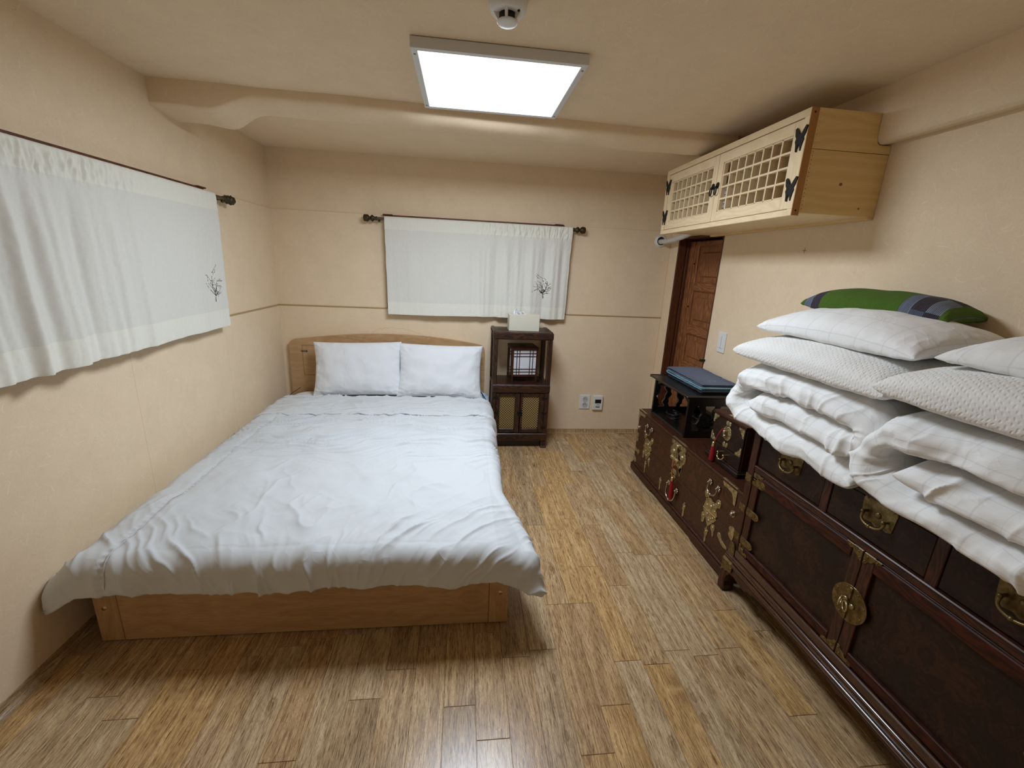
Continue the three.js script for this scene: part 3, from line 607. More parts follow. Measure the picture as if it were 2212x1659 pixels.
// duvet spread over the bed
{
  const xe0 = -1.322, xe1 = .146, ze = -1.462, bT = -3.275;
  const fn = (u0, v0, lift = 0) => {
    // rounded outer corner on the aisle side of the foot
    let u = u0, v = v0; { const cu = (u - .86) / .14, cv = (v - .88) / .12; if (cu > 0 && cv > 0) { const m = Math.max(cu, cv), l = Math.pow(cu ** 5 + cv ** 5, .2), q = m / l; u = .86 + .14 * cu * q; v = .88 + .12 * cv * q; }
      const lu = (.12 - u0) / .12; if (lu > 0 && cv > 0) { const m = Math.max(lu, cv), l = Math.pow(lu ** 3 + cv ** 3, 1 / 3), q = m / l; u = .12 - .12 * lu * q; v = .88 + .12 * cv * q; } }
    const ft = smooth(.62, .9, v), a = mix(xe0 - .16, xe1 + .205 + .085 * ft, u), b0 = mix(bT, ze + .175, v), hem = .018 * n2(a * 2.2, 2) + .006 * n2(a * 9, 5), b = b0 + (v > .8 ? (v - .8) * 5 * hem : 0);
    const xeR = xe1 + .115 * smooth(-1.95, -1.40, b), xeL = xe0 - .098, da = a > xeR ? a - xeR : a < xeL ? xeL - a : 0, sa = a > xe1 ? 1 : -1, db = Math.max(0, b - ze), d = Math.hypot(da, db);
    const r = .062, cw = d > 0 ? 2 * da * db / (d * d) : 0, k = (sa > 0 ? .10 + .22 * cw : .06 + .35 * cw), q = r * Math.PI / 2;
    let f, g;
    if (d < q) { f = r * Math.sin(d / r); g = r * (1 - Math.cos(d / r)); } else { f = r + (d - q) * k; g = r + (d - q) * Math.sqrt(Math.max(.05, 1 - k * k)); }
    const inx = clamp(a, xeL, xeR), sl = Math.max(0, xe0 - inx), inz = Math.min(b, ze), ux = d > 0 ? sa * da / d : 0, uz = d > 0 ? db / d : 0;
    let x = inx + ux * f, z = inz + uz * f, y = MT + .022 - g - .38 * Math.max(0, inx - xe1) - .5 * sl - 4.5 * sl * sl;
    // loft of the filling, turned-back band at the head
    const edge = Math.min(1, Math.max(0, Math.min(inx - xe0, xe1 - inx)) / .18), ef = Math.min(1, (ze - inz) / .2);
    y += .016 * Math.sqrt(Math.max(0, Math.min(edge, 1)) * Math.max(0, Math.min(ef, 1)));
    const turn = lift > 0 ? 1 : 0;
    // wrinkles
    const head = smooth(-1.95, -2.45, z), foot = smooth(-1.86, -1.52, inz + Math.max(0, db)), n = V(ux * clamp(d / q), Math.sqrt(Math.max(0, 1 - clamp(d / q) ** 2)) + .05, uz * clamp(d / q)).normalize();
    if (lift > 0) { x += n.x * lift; y += n.y * lift; z += n.z * lift; }
    const ridge = (s) => 1 - Math.abs(s);
    let w = .006 * n2(x * 2.4, z * 2.4 + 4) + .0035 * n2(x * 6, z * 6);
    const zz = (z + .24 * x) * 9.5 + n2(x * 1.3, z * 1.6) * .9 + n2(x * 3.1, z * 3.3) * .25, env = .55 + .6 * n2(x * 1.4 + 4, z * 2.2);
    w += head * (1 - .35 * turn) * (.021 * Math.pow(ridge(n2(x * .9 + 3, zz)), 4) * clamp(env + .35) + .013 * Math.pow(ridge(n2(x * 1.6 + 7, zz * 1.6)), 4) * clamp(1 - env + .3) + .0012 * n2(x * 5, zz * 3));
    w += turn * (.010 * Math.pow(ridge(n2(x * 2.0 + z * 3, z * 8 + x * 1.8)), 4) + .003 * n2(x * 6, z * 9));
    const fb = inz + db, kk = mix(.75, -.95, smooth(-1.15, .12, x)), cc = x - kk * (fb + 1.5) + .022 * n2(x * 3.0, fb * 3.5) + .006 * n2(x * 9, fb * 9);
    w += foot * (.016 * Math.pow(ridge(n2(cc * 4.6, fb * 1.2 + 8)), 5) * clamp(.55 + .8 * n2(x * 2.6, fb * 3 + 6)) + .010 * Math.pow(ridge(n2(cc * 9 + 5, fb * 2.0)), 4) * clamp(.35 + .9 * n2(x * 4, fb * 4 + 2)) + .0014 * n2(cc * 20, fb * 5));
    const mid = (1 - head) * (1 - foot * .7), mx = x + .035 * n2(x * 4, z * 4), mz = z + .035 * n2(x * 4 + 7, z * 4);
    w += mid * (.009 * Math.pow(ridge(n2(mx * 3.0 + mz * 1.4, mz * 1.5 - mx * .8 + 2)), 6) * clamp(.5 + n2(x * 1.7 + 3, z * 1.7)) + .004 * Math.pow(ridge(n2(mx * 4 - mz * 2, mz * 2.4 + 9)), 6) * clamp(.4 + n2(x * 2, z * 2)) + .006 * n2(mx * 3.2, mz * 3.2) + .0008 * n2(x * 16, z * 16));
    const side = smooth(.0, .08, sa > 0 ? da : 0) * smooth(-1.35, -1.7, z); w += side * .006 * ridge(n2(z * 17, x * 4));
    // sewn edge seam, a hand's width from the left edge
    const sm = Math.abs(a - (-1.22 - .028 * (v - .5))); if (sm < .02 && z > -2.86) { w -= .006 * (1 - sm / .02); w += .003 * (1 - sm / .02) * Math.sin(b * 260 + n2(b * 20, 1)); }
    x += n.x * w; y += n.y * w; z += n.z * w;
    if (x < XL + PROUD + .012) x = XL + PROUD + .012 + .004 * n2(z * 6, y * 9);
    return V(x, y, z);
  };
  const g = sheetSolid(fn, 350, 370, (u, v) => .006 + .036 * Math.sqrt(Math.min(1, Math.min(u * .5, 1 - u, v, 1 - v) * 22)), (u, v) => [u * 1.8, v * 2.05]);
  { const p = g.attributes.position, lim = XL + PROUD + .004; for (let i = 0; i < p.count; i++) if (p.getX(i) < lim) p.setX(i, lim + .0015 * n2(p.getZ(i) * 8, p.getY(i) * 8) + .0015); g.computeVertexNormals(); }
  const t = thing('duvet', 'white crumpled duvet spread over the whole bed', 'duvet', [-.6, MT, -2.4]);
  part('cover', g, M.duvet, t);
  // top edge turned back over itself
  const tb = sheetSolid((u, v) => { const uu = mix(.03, .985, u), edge = -2.845 + .010 * n2(u * 9, 3) - .02 * (u - .5), zz = mix(bT + .01, edge, v), vv = (zz - bT) / (ze + .175 - bT), lip = smooth(.86, 1, v), p = fn(uu, vv, .008 + .003 * n2(u * 8, v * 3) + .003 * Math.sin(lip * Math.PI)); return p; }, 260, 70, (u, v) => .005 + .012 * Math.sqrt(Math.min(1, Math.min(u, 1 - u, v, 1 - v) * 30)), (u, v) => [u * 1.7, v * .45]);
  part('turned_back_edge', tb, M.duvet, t);
  const sp = []; for (let i = 0; i <= 60; i++) { const v = mix(.28, .985, i / 60), p = fn((-1.22 - .028 * (v - .5) - (xe0 - .16)) / (xe1 + .205 - xe0 + .16), v); p.y += .0036; if (v > .93) p.z += .002; sp.push(p); }
  part('seam', tube(sp, .0016, 150, 5), M.sheet, t, 'stitched edge seam');
}
// two sleeping pillows leaning on the headboard
function bedPillow(label, x, z, tilt, roll, yaw, seed) {
  const g = pillowGeo(.334, .212, .090, { pinch: .05, wr: .011, seed, nu: 84, nv: 70, q: .56, pow: 2.8, post: (v, u, w, s) => { v.y += .012 * u * u * s * 0 + .02 * w * w; } });
  g.rotateX(Math.PI / 2 - tilt); g.rotateZ(roll); g.rotateY(yaw); g.computeBoundingBox(); const b = g.boundingBox;
  g.translate(x, MT + .026 - b.min.y, z);
  const t = thing('pillow', label, 'pillow', [x, MT + .02, z], 'bed pillows'); delete t.userData.group;
  part('pillowcase', g, M.sheet, t);
}
bedPillow('left plump white pillow leaning on the headboard of the bed', -.812, -3.415, .34, .022, .03, 3);
bedPillow('right white pillow leaning on the headboard, nearest the dark nightstand', -.174, -3.41, .34, -.010, -.02, 19);

// ---------------------------------------------------------------- nightstand with lamp and tissues
{
  const x0 = .235, x1 = .70, zf = -3.27, zb = -3.592, t = thing('nightstand', 'narrow dark-stained nightstand with an open shelf and two lattice doors', 'nightstand', [(x0 + x1) / 2, 0, (zf + zb) / 2]);
  part('top', [box(x0 - .004, x1 + .003, .93, .957, zb, zf - .03, 'x', .003), box(x0 - .005, x1 + .004, .902, .960, zf - .032, zf + .006, 'x', .008), box(x0 - .004, x0 + .026, .932, .963, zb, zf - .03, 'z', .006), box(x1 - .03, x1 + .004, .932, .963, zb, zf - .03, 'z', .006)], M.char, t);
  for (const [x, z] of [[x0, zf - .036], [x1 - .036, zf - .036], [x0, zb], [x1 - .036, zb]]) part('post', box(x, x + .036, .12, .93, z, z + .036, 'y', .004), M.char, t);
  part('shelf', [box(x0 + .002, x1 - .002, .515, .538, zb, zf - .03, 'x', .003), box(x0 - .003, x1 + .003, .472, .543, zf - .034, zf + .007, 'x', .009)], M.char, t);
  part('side_panel', box(x0 + .008, x0 + .022, .11, .52, zb + .02, zf - .03, 'y'), M.char, t);
  part('side_panel', box(x1 - .022, x1 - .008, .11, .52, zb + .02, zf - .03, 'y'), M.char, t);
  part('back_panel', box(x0 + .02, x1 - .02, .11, .52, zb + .004, zb + .014, 'x'), M.char, t);
  part('bottom_rail', [box(x0 + .012, x1 + .002, .062, .128, zf - .034, zf + .004, 'x', .006), box(x0 + .012, x1, .10, .125, zb, zf - .03, 'x')], M.char, t);
  part('plinth', box(x0 + .03, x1 - .05, .012, .065, zf - .06, zf - .03, 'x'), M.lacquer, t);
  for (const [x, z] of [[x0 + .012, zf - .046], [x1 - .048, zf - .046], [x0 + .012, zb + .004], [x1 - .048, zb + .004]]) part('foot', [box(x, x + .046, .016, .064, z, z + .042, 'y', .004), box(x - .002, x + .05, 0, .018, z - .002, z + .05, 'x', .006)], M.char, t);
  for (const [a, b, ia, ib, hx] of [[x0 + .034, .466, .302, .424, -1], [.469, x1 - .034, .487, .621, 1]]) {
    const y0 = .132, y1 = .47, ja = .168, jb = .445, z0 = zf - .026, z1 = zf - .004;
    const d = part('door', [box(a, ia, y0, y1, z0, z1, 'y', .004), box(ib, b, y0, y1, z0, z1, 'y', .004), box(ia - .002, ib + .002, jb, y1, z0, z1, 'x', .004), box(ia - .002, ib + .002, y0, ja, z0, z1, 'x', .004)], M.char, t);
    part('cane_backing', box(ia - .002, ib + .002, ja - .002, jb + .002, z0 + .002, z0 + .006, 'y', 0), M.caneBack, d);
    const strips = [], w = ib - ia, h = jb - ja;
    for (const s of [1, -1]) for (let k = -h; k < w; k += .0205) {                         // diagonal cane strips clipped to the field
      let p0 = [k, 0], p1 = [k + h, h]; if (k < 0) p0 = [0, -k]; if (k + h > w) p1 = [w, w - k];
      if (p1[0] - p0[0] < .004) continue;
      const X = (q) => s > 0 ? ia + q[0] : ib - q[0];
      const len = Math.hypot(p1[0] - p0[0], p1[1] - p0[1]), g = box(-len / 2, len / 2, -.0012, .0012, 0, .0022, 'x', .0004); g.rotateZ(s * Math.PI / 4); g.translate((X(p0) + X(p1)) / 2, ja + (p0[1] + p1[1]) / 2, z0 + .006 + (s > 0 ? .0018 : 0)); strips.push(g);
    }
    const ln = part('cane_lattice', strips, M.cane, d); ln.userData.kind = 'stuff';
    for (const y of [.43, .305, .18]) part('hinge', onZ(ext(shapeOf([[-.018, -.012], [-.006, -.007], [0, -.009], [.006, -.007], [.018, -.012], [.02, 0], [.018, .012], [.006, .007], [0, .009], [-.006, .007], [-.018, .012], [-.02, 0]], true), .003, .0006), hx < 0 ? a : b, y, zf - .002), M.iron, d);
  }
  const lk = part('lock_plate', [onZ(ext(shapeOf([[-.012, -.026], [0, -.036], [.012, -.026], [.02, -.01], [.018, .012], [.008, .022], [0, .03], [-.008, .022], [-.018, .012], [-.02, -.01]], true), .003, .0006), .4675, .305, zf - .004)], M.iron, t);
  part('pull', [ball(.009, .459, .315, zf + .004, 8, 6), ball(.009, .477, .315, zf + .004, 8, 6), tube([V(.46, .305, zf + .004), V(.4675, .29, zf + .008), V(.475, .305, zf + .004)], .003, 10, 6)], M.iron, lk);
}
{
  const x0 = .385, x1 = .598, y0 = .5385, y1 = .828, z1 = -3.362, z0 = -3.552, t = thing('table_lamp', 'box-shaped dark wood lamp with white paper panes in the nightstand', 'lamp', [(x0 + x1) / 2, y0, (z0 + z1) / 2]); t.rotation.y = .1;
  for (const [x, z] of [[x0, z1 - .014], [x1 - .014, z1 - .014], [x0, z0], [x1 - .014, z0]]) part('leg', box(x, x + .014, y0, y1 - .02, z, z + .014, 'y', .002), M.dark, t);
  part('top', [box(x0 - .003, x1 + .003, y1 - .026, y1, z0 - .003, z1 + .003, 'x', .003)], M.dark, t);
  part('vent', box(.475, .505, y1 - .001, y1 + .002, -3.47, -3.445, 'x'), M.black, t);
  part('rail', [box(x0 + .014, x1 - .014, .585, .602, z1 - .013, z1 - .001, 'x'), box(x0 + .014, x1 - .014, .585, .602, z0 + .001, z0 + .013, 'x'), box(x0 + .001, x0 + .013, .585, .602, z0 + .014, z1 - .014, 'z'), box(x1 - .013, x1 - .001, .585, .602, z0 + .014, z1 - .014, 'z')], M.dark, t);
  const pane = (g) => part('paper_pane', g, M.hanjiPane, t);
  pane(box(x0 + .012, x1 - .012, .6, y1 - .024, z1 - .010, z1 - .008, 'y', 0)); pane(box(x0 + .012, x1 - .012, .6, y1 - .024, z0 + .008, z0 + .01, 'y', 0));
  pane(box(x0 + .008, x0 + .010, .6, y1 - .024, z0 + .012, z1 - .012, 'y', 0)); pane(box(x1 - .010, x1 - .008, .6, y1 - .024, z0 + .012, z1 - .012, 'y', 0));
  const W = x1 - x0 - .028, D = z1 - z0 - .028;
  for (const f of [.14, .26, .72, .85]) part('lattice_bar', box(x0 + .014 + W * f - .0025, x0 + .014 + W * f + .0025, .602, y1 - .026, z1 - .008, z1 - .002, 'y', .0005), M.dark, t);
  for (const f of [.11, .23, .75, .87]) part('lattice_bar', box(x0 + .014, x1 - .014, .602 + .2 * f - .0025, .602 + .2 * f + .0025, z1 - .007, z1 - .0025, 'x', .0005), M.dark, t);
  for (const f of [.14, .28, .72, .86]) part('lattice_bar', box(x0 + .002, x0 + .008, .602, y1 - .026, z0 + .014 + D * f - .0025, z0 + .014 + D * f + .0025, 'y', .0005), M.dark, t);
  for (const f of [.11, .23, .75, .87]) part('lattice_bar', box(x0 + .0025, x0 + .007, .602 + .2 * f - .0025, .602 + .2 * f + .0025, z0 + .014, z1 - .014, 'z', .0005), M.dark, t);
  part('cord', tube([V(.59, .565, -3.53), V(.625, .585, -3.52), V(.65, .568, -3.50), V(.662, .545, -3.46), V(.64, .5415, -3.41), V(.61, .5415, -3.40), V(.63, .5415, -3.36), V(.655, .5415, -3.37), V(.66, .548, -3.42), V(.64, .557, -3.46), V(.61, .5415, -3.44)], .003, 70, 6), M.cable, t);
}
{
  const x0 = .357, x1 = .600, y0 = .9575, y1 = 1.083, z1 = -3.355, z0 = -3.475, t = thing('tissue_box', 'cream tissue box cover on top of the nightstand', 'tissue box', [(x0 + x1) / 2, y0, (z0 + z1) / 2]);
  const s = rectShape(x0, x1, z0, z1); s.holes.push((() => { const h = new THREE.Path(); for (let i = 0; i <= 24; i++) { const a = -i / 24 * 6.283, px = (x0 + x1) / 2 - .005 + .062 * Math.cos(a), pz = (z0 + z1) / 2 + .016 * Math.sin(a); i ? h.lineTo(px, pz) : h.moveTo(px, pz); } return h; })());
  const top = ext(s, .004, .0012); top.rotateX(Math.PI / 2); top.translate(0, y1, 0);
  part('cover', [box(x0, x1, y0, y1 - .003, z1 - .004, z1, 'x', .002), box(x0, x1, y0, y1 - .003, z0, z0 + .004, 'x', .002), box(x0, x0 + .004, y0, y1 - .003, z0, z1, 'y', .002), box(x1 - .004, x1, y0, y1 - .003, z0, z1, 'y', .002), top], M.cream, t);
  part('flap_seam', box(x0 + .012, x0 + .0135, y0 + .01, y1 - .01, z1 - .001, z1 + .001, 'y', .0004), M.cream, t);
  const tis = sheetSolid((u, v) => { const a = (u - .5) * .12, h = .052 * v; return V(.455 + a * (1 - .35 * v) + .006 * Math.sin(u * 19) * v - .018 * v * (1 - u), y1 - .012 + h * (1.25 - .95 * Math.pow(u, .6)) + .012 * n2(u * 6, v * 3) * v, (z0 + z1) / 2 + .012 * Math.sin(u * 16 + v * 2) * (.4 + v) + .006 * n2(u * 7, v * 5)); }, 60, 16, .0006, (u, v) => [u * .1, v * .1]);
  part('tissue', tis, M.tissue, t);
}
// wall fittings
{
  const t = thing('power_outlet', 'white double power socket low on the back wall', 'power outlet', [1.10, .30, ZB + PROUD]), z = ZB + PROUD;
  part('plate', box(1.054, 1.148, .234, .365, z - .001, z + .009, 'y', .003), M.white, t);
  for (const y of [.327, .274]) {
    const g = lathe([[.0001, -.0002], [.0185, -.0002], [.0205, .003], [.0225, .003], [.0225, -.001]], 28); g.rotateX(Math.PI / 2); g.translate(1.101, y, z + .0095);
    const k = part('socket', g, std({ color: 0xbdbdbb, roughness: .5 }), t);
    part('pin_hole', [[-.009, .001], [.009, -.001]].map(([a, b]) => { const c = cyl(.0028, .0028, .002, 0, 0, 0, 10); c.rotateX(Math.PI / 2); c.translate(1.101 + a, y + b, z + .0095); return c; }), M.black, k);
  }
}
{
  const t = thing('thermostat', 'white heating controller with a small dark display on the back wall', 'thermostat', [1.216, .30, ZB + PROUD]), z = ZB + PROUD;
  part('case', box(1.172, 1.262, .228, .362, z - .001, z + .024, 'y', .004), M.white, t);
  part('display', box(1.19, 1.246, .292, .328, z + .0235, z + .0248, 'x', .0005), M.black, t);
  part('button', box(1.204, 1.238, .275, .279, z + .0235, z + .0252, 'x', .0005), M.steel, t);
  part('button', box(1.198, 1.236, .254, .262, z + .0235, z + .0256, 'x', .001), M.black, t);
}
{
  const t = thing('light_switch', 'white light switch plate on the right wall beside the door', 'light switch', [XR, 1.02, -2.66]);
  part('plate', box(XR - .008, XR + .001, .956, 1.091, -2.703, -2.622, 'y', .003), M.white, t);
  for (const [a, b] of [[-2.69, -2.6635], [-2.6605, -2.634]]) part('rocker', box(XR - .0105, XR - .006, .985, 1.062, a, b, 'y', .0015), M.white, t);
  part('gap', box(XR - .0088, XR - .0078, .982, 1.065, -2.6632, -2.6608, 'y', 0), M.black, t);
}
{
  const t = thing('drain_pipe', 'white taped pipe coming out of a collar under the wall cupboard', 'pipe', [1.62, 1.70, ZB + PROUD]);
  const c = lathe([[.032, .002], [.033, .016], [.036, .020], [.041, .016], [.049, .008], [.050, -.002]], 32); c.rotateX(Math.PI / 2); c.translate(1.617, 1.703, ZB + PROUD);
  part('collar', c, M.white, t);
  part('sleeve', (() => { const g = cyl(.03, .03, .012, 0, 0, 0, 24); g.rotateX(Math.PI / 2); g.translate(1.617, 1.703, ZB + PROUD + .004); return g; })(), M.void, t);
  const pts = [V(1.612, 1.699, ZB + .0), V(1.614, 1.697, -3.57), V(1.628, 1.700, -3.46), V(1.65, 1.722, -3.30), V(1.65, 1.755, -3.10), V(1.62, 1.775, -2.95)];
  const g = new THREE.TubeGeometry(new THREE.CatmullRomCurve3(pts), 120, .0195, 16, false), p = g.attributes.position;
  for (let i = 0; i < p.count; i++) { const k = .0009 * n3(p.getX(i) * 60, p.getY(i) * 60, p.getZ(i) * 20) + .0008 * Math.sin(p.getZ(i) * 160 + p.getY(i) * 30); p.setX(i, p.getX(i) + k); p.setY(i, p.getY(i) + k); }
  g.computeVertexNormals(); part('hose', g.toNonIndexed(), M.offWhite, t);
}

// ---------------------------------------------------------------- wall cupboard and the air conditioner inside it
{
  const x0 = 1.33, zn = -1.76, zf = -2.99, y0 = 1.702, y1 = 2.098;
  const t = thing('wall_cupboard', 'pale wood wall cupboard with two lattice doors and black butterfly hinges', 'cupboard', [1.52, y0, -2.375]);
  part('face_frame', [box(x0, x0 + .034, y1 - .029, y1, zf, zn, 'z'), box(x0, x0 + .034, y0, y0 + .026, zf, zn, 'z'), box(x0, x0 + .034, y0 + .026, y1 - .029, zf, zf + .034, 'y'), box(x0, x0 + .034, y0 + .026, y1 - .029, zn - .031, zn, 'y')], M.lightPine, t);
  const up = ext(shapeOf([[x0 + .0345, 1.9545], [XR - .001, 1.9545], [XR - .001, 1.985], [1.66, 1.985], [1.648, 1.989], [1.642, 1.999], [1.636, 2.03], [1.636, y1], [x0 + .0345, y1]]), .018, .001, 'x');
  part('side_board', onZ(up, 0, 0, zn - .02), M.pine, t); part('side_board', box(x0 + .0345, XR - .001, y0 + .012, 1.9525, zn - .02, zn - .002, 'x', .001), M.pine, t);
  part('side_board', onZ(up, 0, 0, zf + .002), M.pine, t); part('side_board', box(x0 + .0345, XR - .001, y0 + .012, 1.9525, zf + .002, zf + .02, 'x', .001), M.pine, t);
  part('top_board', box(x0 + .034, 1.636, y1 - .02, y1 - .002, zf + .02, zn - .02, 'z'), M.pine, t);
  part('bottom_board', [box(x0 + .075, XR - .002, y0 + .014, y0 + .03, zf + .02, zn - .02, 'z'), box(x0 + .034, x0 + .058, y0 + .010, y0 + .03, zf + .02, zn - .02, 'z')], M.lightPine, t);
  part('batten', box(XR - .03, XR - .002, y0 + .002, y0 + .016, zf + .02, zn - .002, 'z'), M.pine, t);
  part('edge_strip', box(x0 + .001, x0 + .0335, y0 + .001, y1 - .001, zn - .002, zn + .0012, 'y', .0006), M.pineEdge, t);
  for (const [x, y, r] of [[1.525, 1.832, .0065], [1.655, 1.972, .008], [1.63, 1.745, .004]]) part('knot', ball(r, x, y, zn - .002, 14, 8, 1.2, 1, .08), M.door, t);
  const np = []; for (let i = 0; i < 24; i++) np.push(ball(.0016, x0 + .043, mix(1.73, 2.08, i / 23), zn - .0016, 6, 4)); part('nail', np, M.black, t).userData.kind = 'stuff';
  for (const [x, y] of [[x0 + .017, 2.08], [x0 + .017, 1.722]]) part('screw', ball(.004, x, y, zn + .0012, 8, 6, 1, 1, .4), M.iron, t);
  const bfly = [[0, -.012], [.006, -.026], [.012, -.046], [.016, -.040], [.020, -.02], [.026, -.006], [.022, .004], [.030, .016], [.036, .042], [.026, .046], [.012, .03], [.004, .018], [0, .02]];
  const wing = shapeOf([...bfly, ...bfly.slice(1, -1).reverse().map(([a, b]) => [-a, b])]);
  for (const [za, zb, oa, ob, hz] of [[-2.378, -1.793, -2.335, -1.84, -1.792], [-2.953, -2.382, -2.902, -2.428, -2.954]]) {
    const ya = 1.731, yb = 2.066, pa = 1.778, pb = 2.018, X0 = x0 + .004, X1 = x0 + .026;
    const d = part('door', [box(X0, X1, ya, yb, za, oa, 'y', .0015), box(X0, X1, ya, yb, ob, zb, 'y', .0015), box(X0, X1, pb, yb, oa, ob, 'z', .0015), box(X0, X1, ya, pa, oa, ob, 'z', .0015), box(X0 + .004, X1 + .006, pa, pa + .007, oa, ob, 'z'), box(X0 + .004, X1 + .006, pb - .007, pb, oa, ob, 'z'), box(X0 + .004, X1 + .006, pa, pb, oa, oa + .007, 'y'), box(X0 + .004, X1 + .006, pa, pb, ob - .007, ob, 'y')], M.lightPine, t);
    for (let i = 1; i < 8; i++) { const z = mix(oa + .004, ob - .004, i / 8); part('lattice_bar', box(X0 + .004, X1 + .026, pa, pb, z - .0045, z + .0045, 'y', .0008), M.lightPine, d); }
    for (let i = 1; i < 4; i++) { const y = mix(pa + .004, pb - .004, i / 4); part('lattice_bar', box(X0 + .0032, X1 + .006, y - .0045, y + .0045, oa, ob, 'z', .0008), M.lightPine, d); }
    for (const y of [1.992, 1.806]) part('hinge', [onX(ext(wing, .003, .0008).scale(.92, 1, 1), x0, y, hz), (() => { const g = cyl(.004, .004, .042, x0, y - .002, hz, 10); return g; })(), ball(.004, x0, y - .042, hz + .012, 8, 6), ball(.004, x0, y - .042, hz - .012, 8, 6)], M.iron, d);
    const zr = hz > -2 ? za + .02 : zb - .02, ring = new THREE.TorusGeometry(.019, .0034, 8, 24).toNonIndexed(); ring.rotateY(Math.PI / 2 - .25); ring.translate(x0 - .008, 1.884, zr);
    part('ring_pull', [ring, onX(ext(shapeOf([[-.006, -.012], [.006, -.012], [.014, 0], [.012, .012], [0, .018], [-.012, .012], [-.014, 0]], true), .003, .0006), x0 + .004, 1.909, zr), ball(.006, x0 - .006, 1.903, zr, 8, 6)], M.iron, d);
  }
}
{
  const t = thing('air_conditioner', 'white air conditioner behind the lattice doors of the wall cupboard', 'air conditioner', [1.57, 1.733, -2.37]);
  part('casing', [box(1.475, 1.63, 1.74, 1.962, -2.86, -1.87, 'z', .02)], M.white, t);
  for (let i = 0; i < 6; i++) part('grille_bar', box(1.463, 1.48, 1.80 + i * .024, 1.81 + i * .024, -2.83, -1.9, 'z', .002), i % 2 ? M.offWhite : M.white, t);
  part('vane', box(1.465, 1.485, 1.748, 1.785, -2.80, -1.93, 'z', .006), M.white, t);
  part('foot', [box(1.5, 1.6, 1.7325, 1.742, -2.7, -2.6, 'z'), box(1.5, 1.6, 1.7325, 1.742, -2.1, -2.0, 'z')], M.white, t);
}

// ---------------------------------------------------------------- brass work drawn as flat cut plates
const plate = (pts, curved, d = .0022) => ext(shapeOf(pts, curved), d, .0005);
const disc = (x, y, r, ry = r, d = .0024) => ext(circleShape(x, y, r, ry), d, .0005);
const dome = (x, y, r) => { const g = new THREE.SphereGeometry(r, 10, 6, 0, 6.2832, 0, 1.5708); g.rotateX(Math.PI / 2); g.scale(1, 1, .6); g.translate(x, y, .002); return g.toNonIndexed(); };
function bail(parent, x, z0, z1, y, drop, mat, r = .0042, flower = true, out = .012) {
  const p = []; for (let i = 0; i <= 14; i++) { const a = i / 14 * Math.PI, q = Math.pow(Math.sin(a), .75); p.push(V(x - out - .010 * q, y - drop * q, (z0 + z1) / 2 - (z1 - z0) / 2 * Math.cos(a) * (1 + .22 * q))); }
  const h = part('bail_handle', [tube(p, r, 36, 8), ball(r * 1.7, x - out - .010, y - drop, (z0 + z1) / 2, 8, 6)], mat, parent);
  for (const z of [z0, z1]) {
    const l = [(() => { const g = cyl(.004, .005, .02, 0, 0, 0, 10); g.rotateZ(Math.PI / 2); g.translate(x - .008, y, z); return g; })(), ball(.006, x - .018, y, z, 8, 6)];
    if (flower) for (let k = 0; k < 6; k++) l.push(ball(.0062, x - .006, y + .011 * Math.sin(k * 1.047), z + .011 * Math.cos(k * 1.047), 8, 6, .8, 1, 1));
    part('rosette', l, mat, h);
  }
  return h;
}
// tassel on a cord: top at a, hanging to b
function tassel(label, a, mid, b, r) {
  const t = thing('tassel', label, 'tassel', [a.x, a.y, a.z]);
  part('cord', tube([a, a.clone().lerp(mid, .35).add(V(-.004, .004, 0)), mid], .0022, 20, 6), M.red, t);
  part('bead', [(() => { const g = cyl(r * .75, r * .85, .014, mid.x, mid.y - .004, mid.z, 14); return g; })(), ball(r * .8, mid.x, mid.y + .006, mid.z, 10, 8)], M.brightBrass, t);
  const L = [], R = [], rg = rngOf(3);
  for (let i = 0; i < 46; i++) { const an = i / 46 * 6.283 * 5, q = Math.sqrt(rg()) * r, e = b.clone().add(V(Math.cos(an) * q * 1.15, rr(-.004, .006, rg), Math.sin(an) * q * 1.15)), s = V(mid.x + Math.cos(an) * q * .7, mid.y - .01, mid.z + Math.sin(an) * q * .7); (Math.sin(an + 2.2) > .45 ? R : L).push(tube([s, s.clone().lerp(e, .5), e], .0016, 5, 4)); }
  part('fringe', L, M.red, t).userData.kind = 'stuff'; part('fringe', R, M.purple, t, 'dark purple strands').userData.kind = 'stuff';
  return t;
}

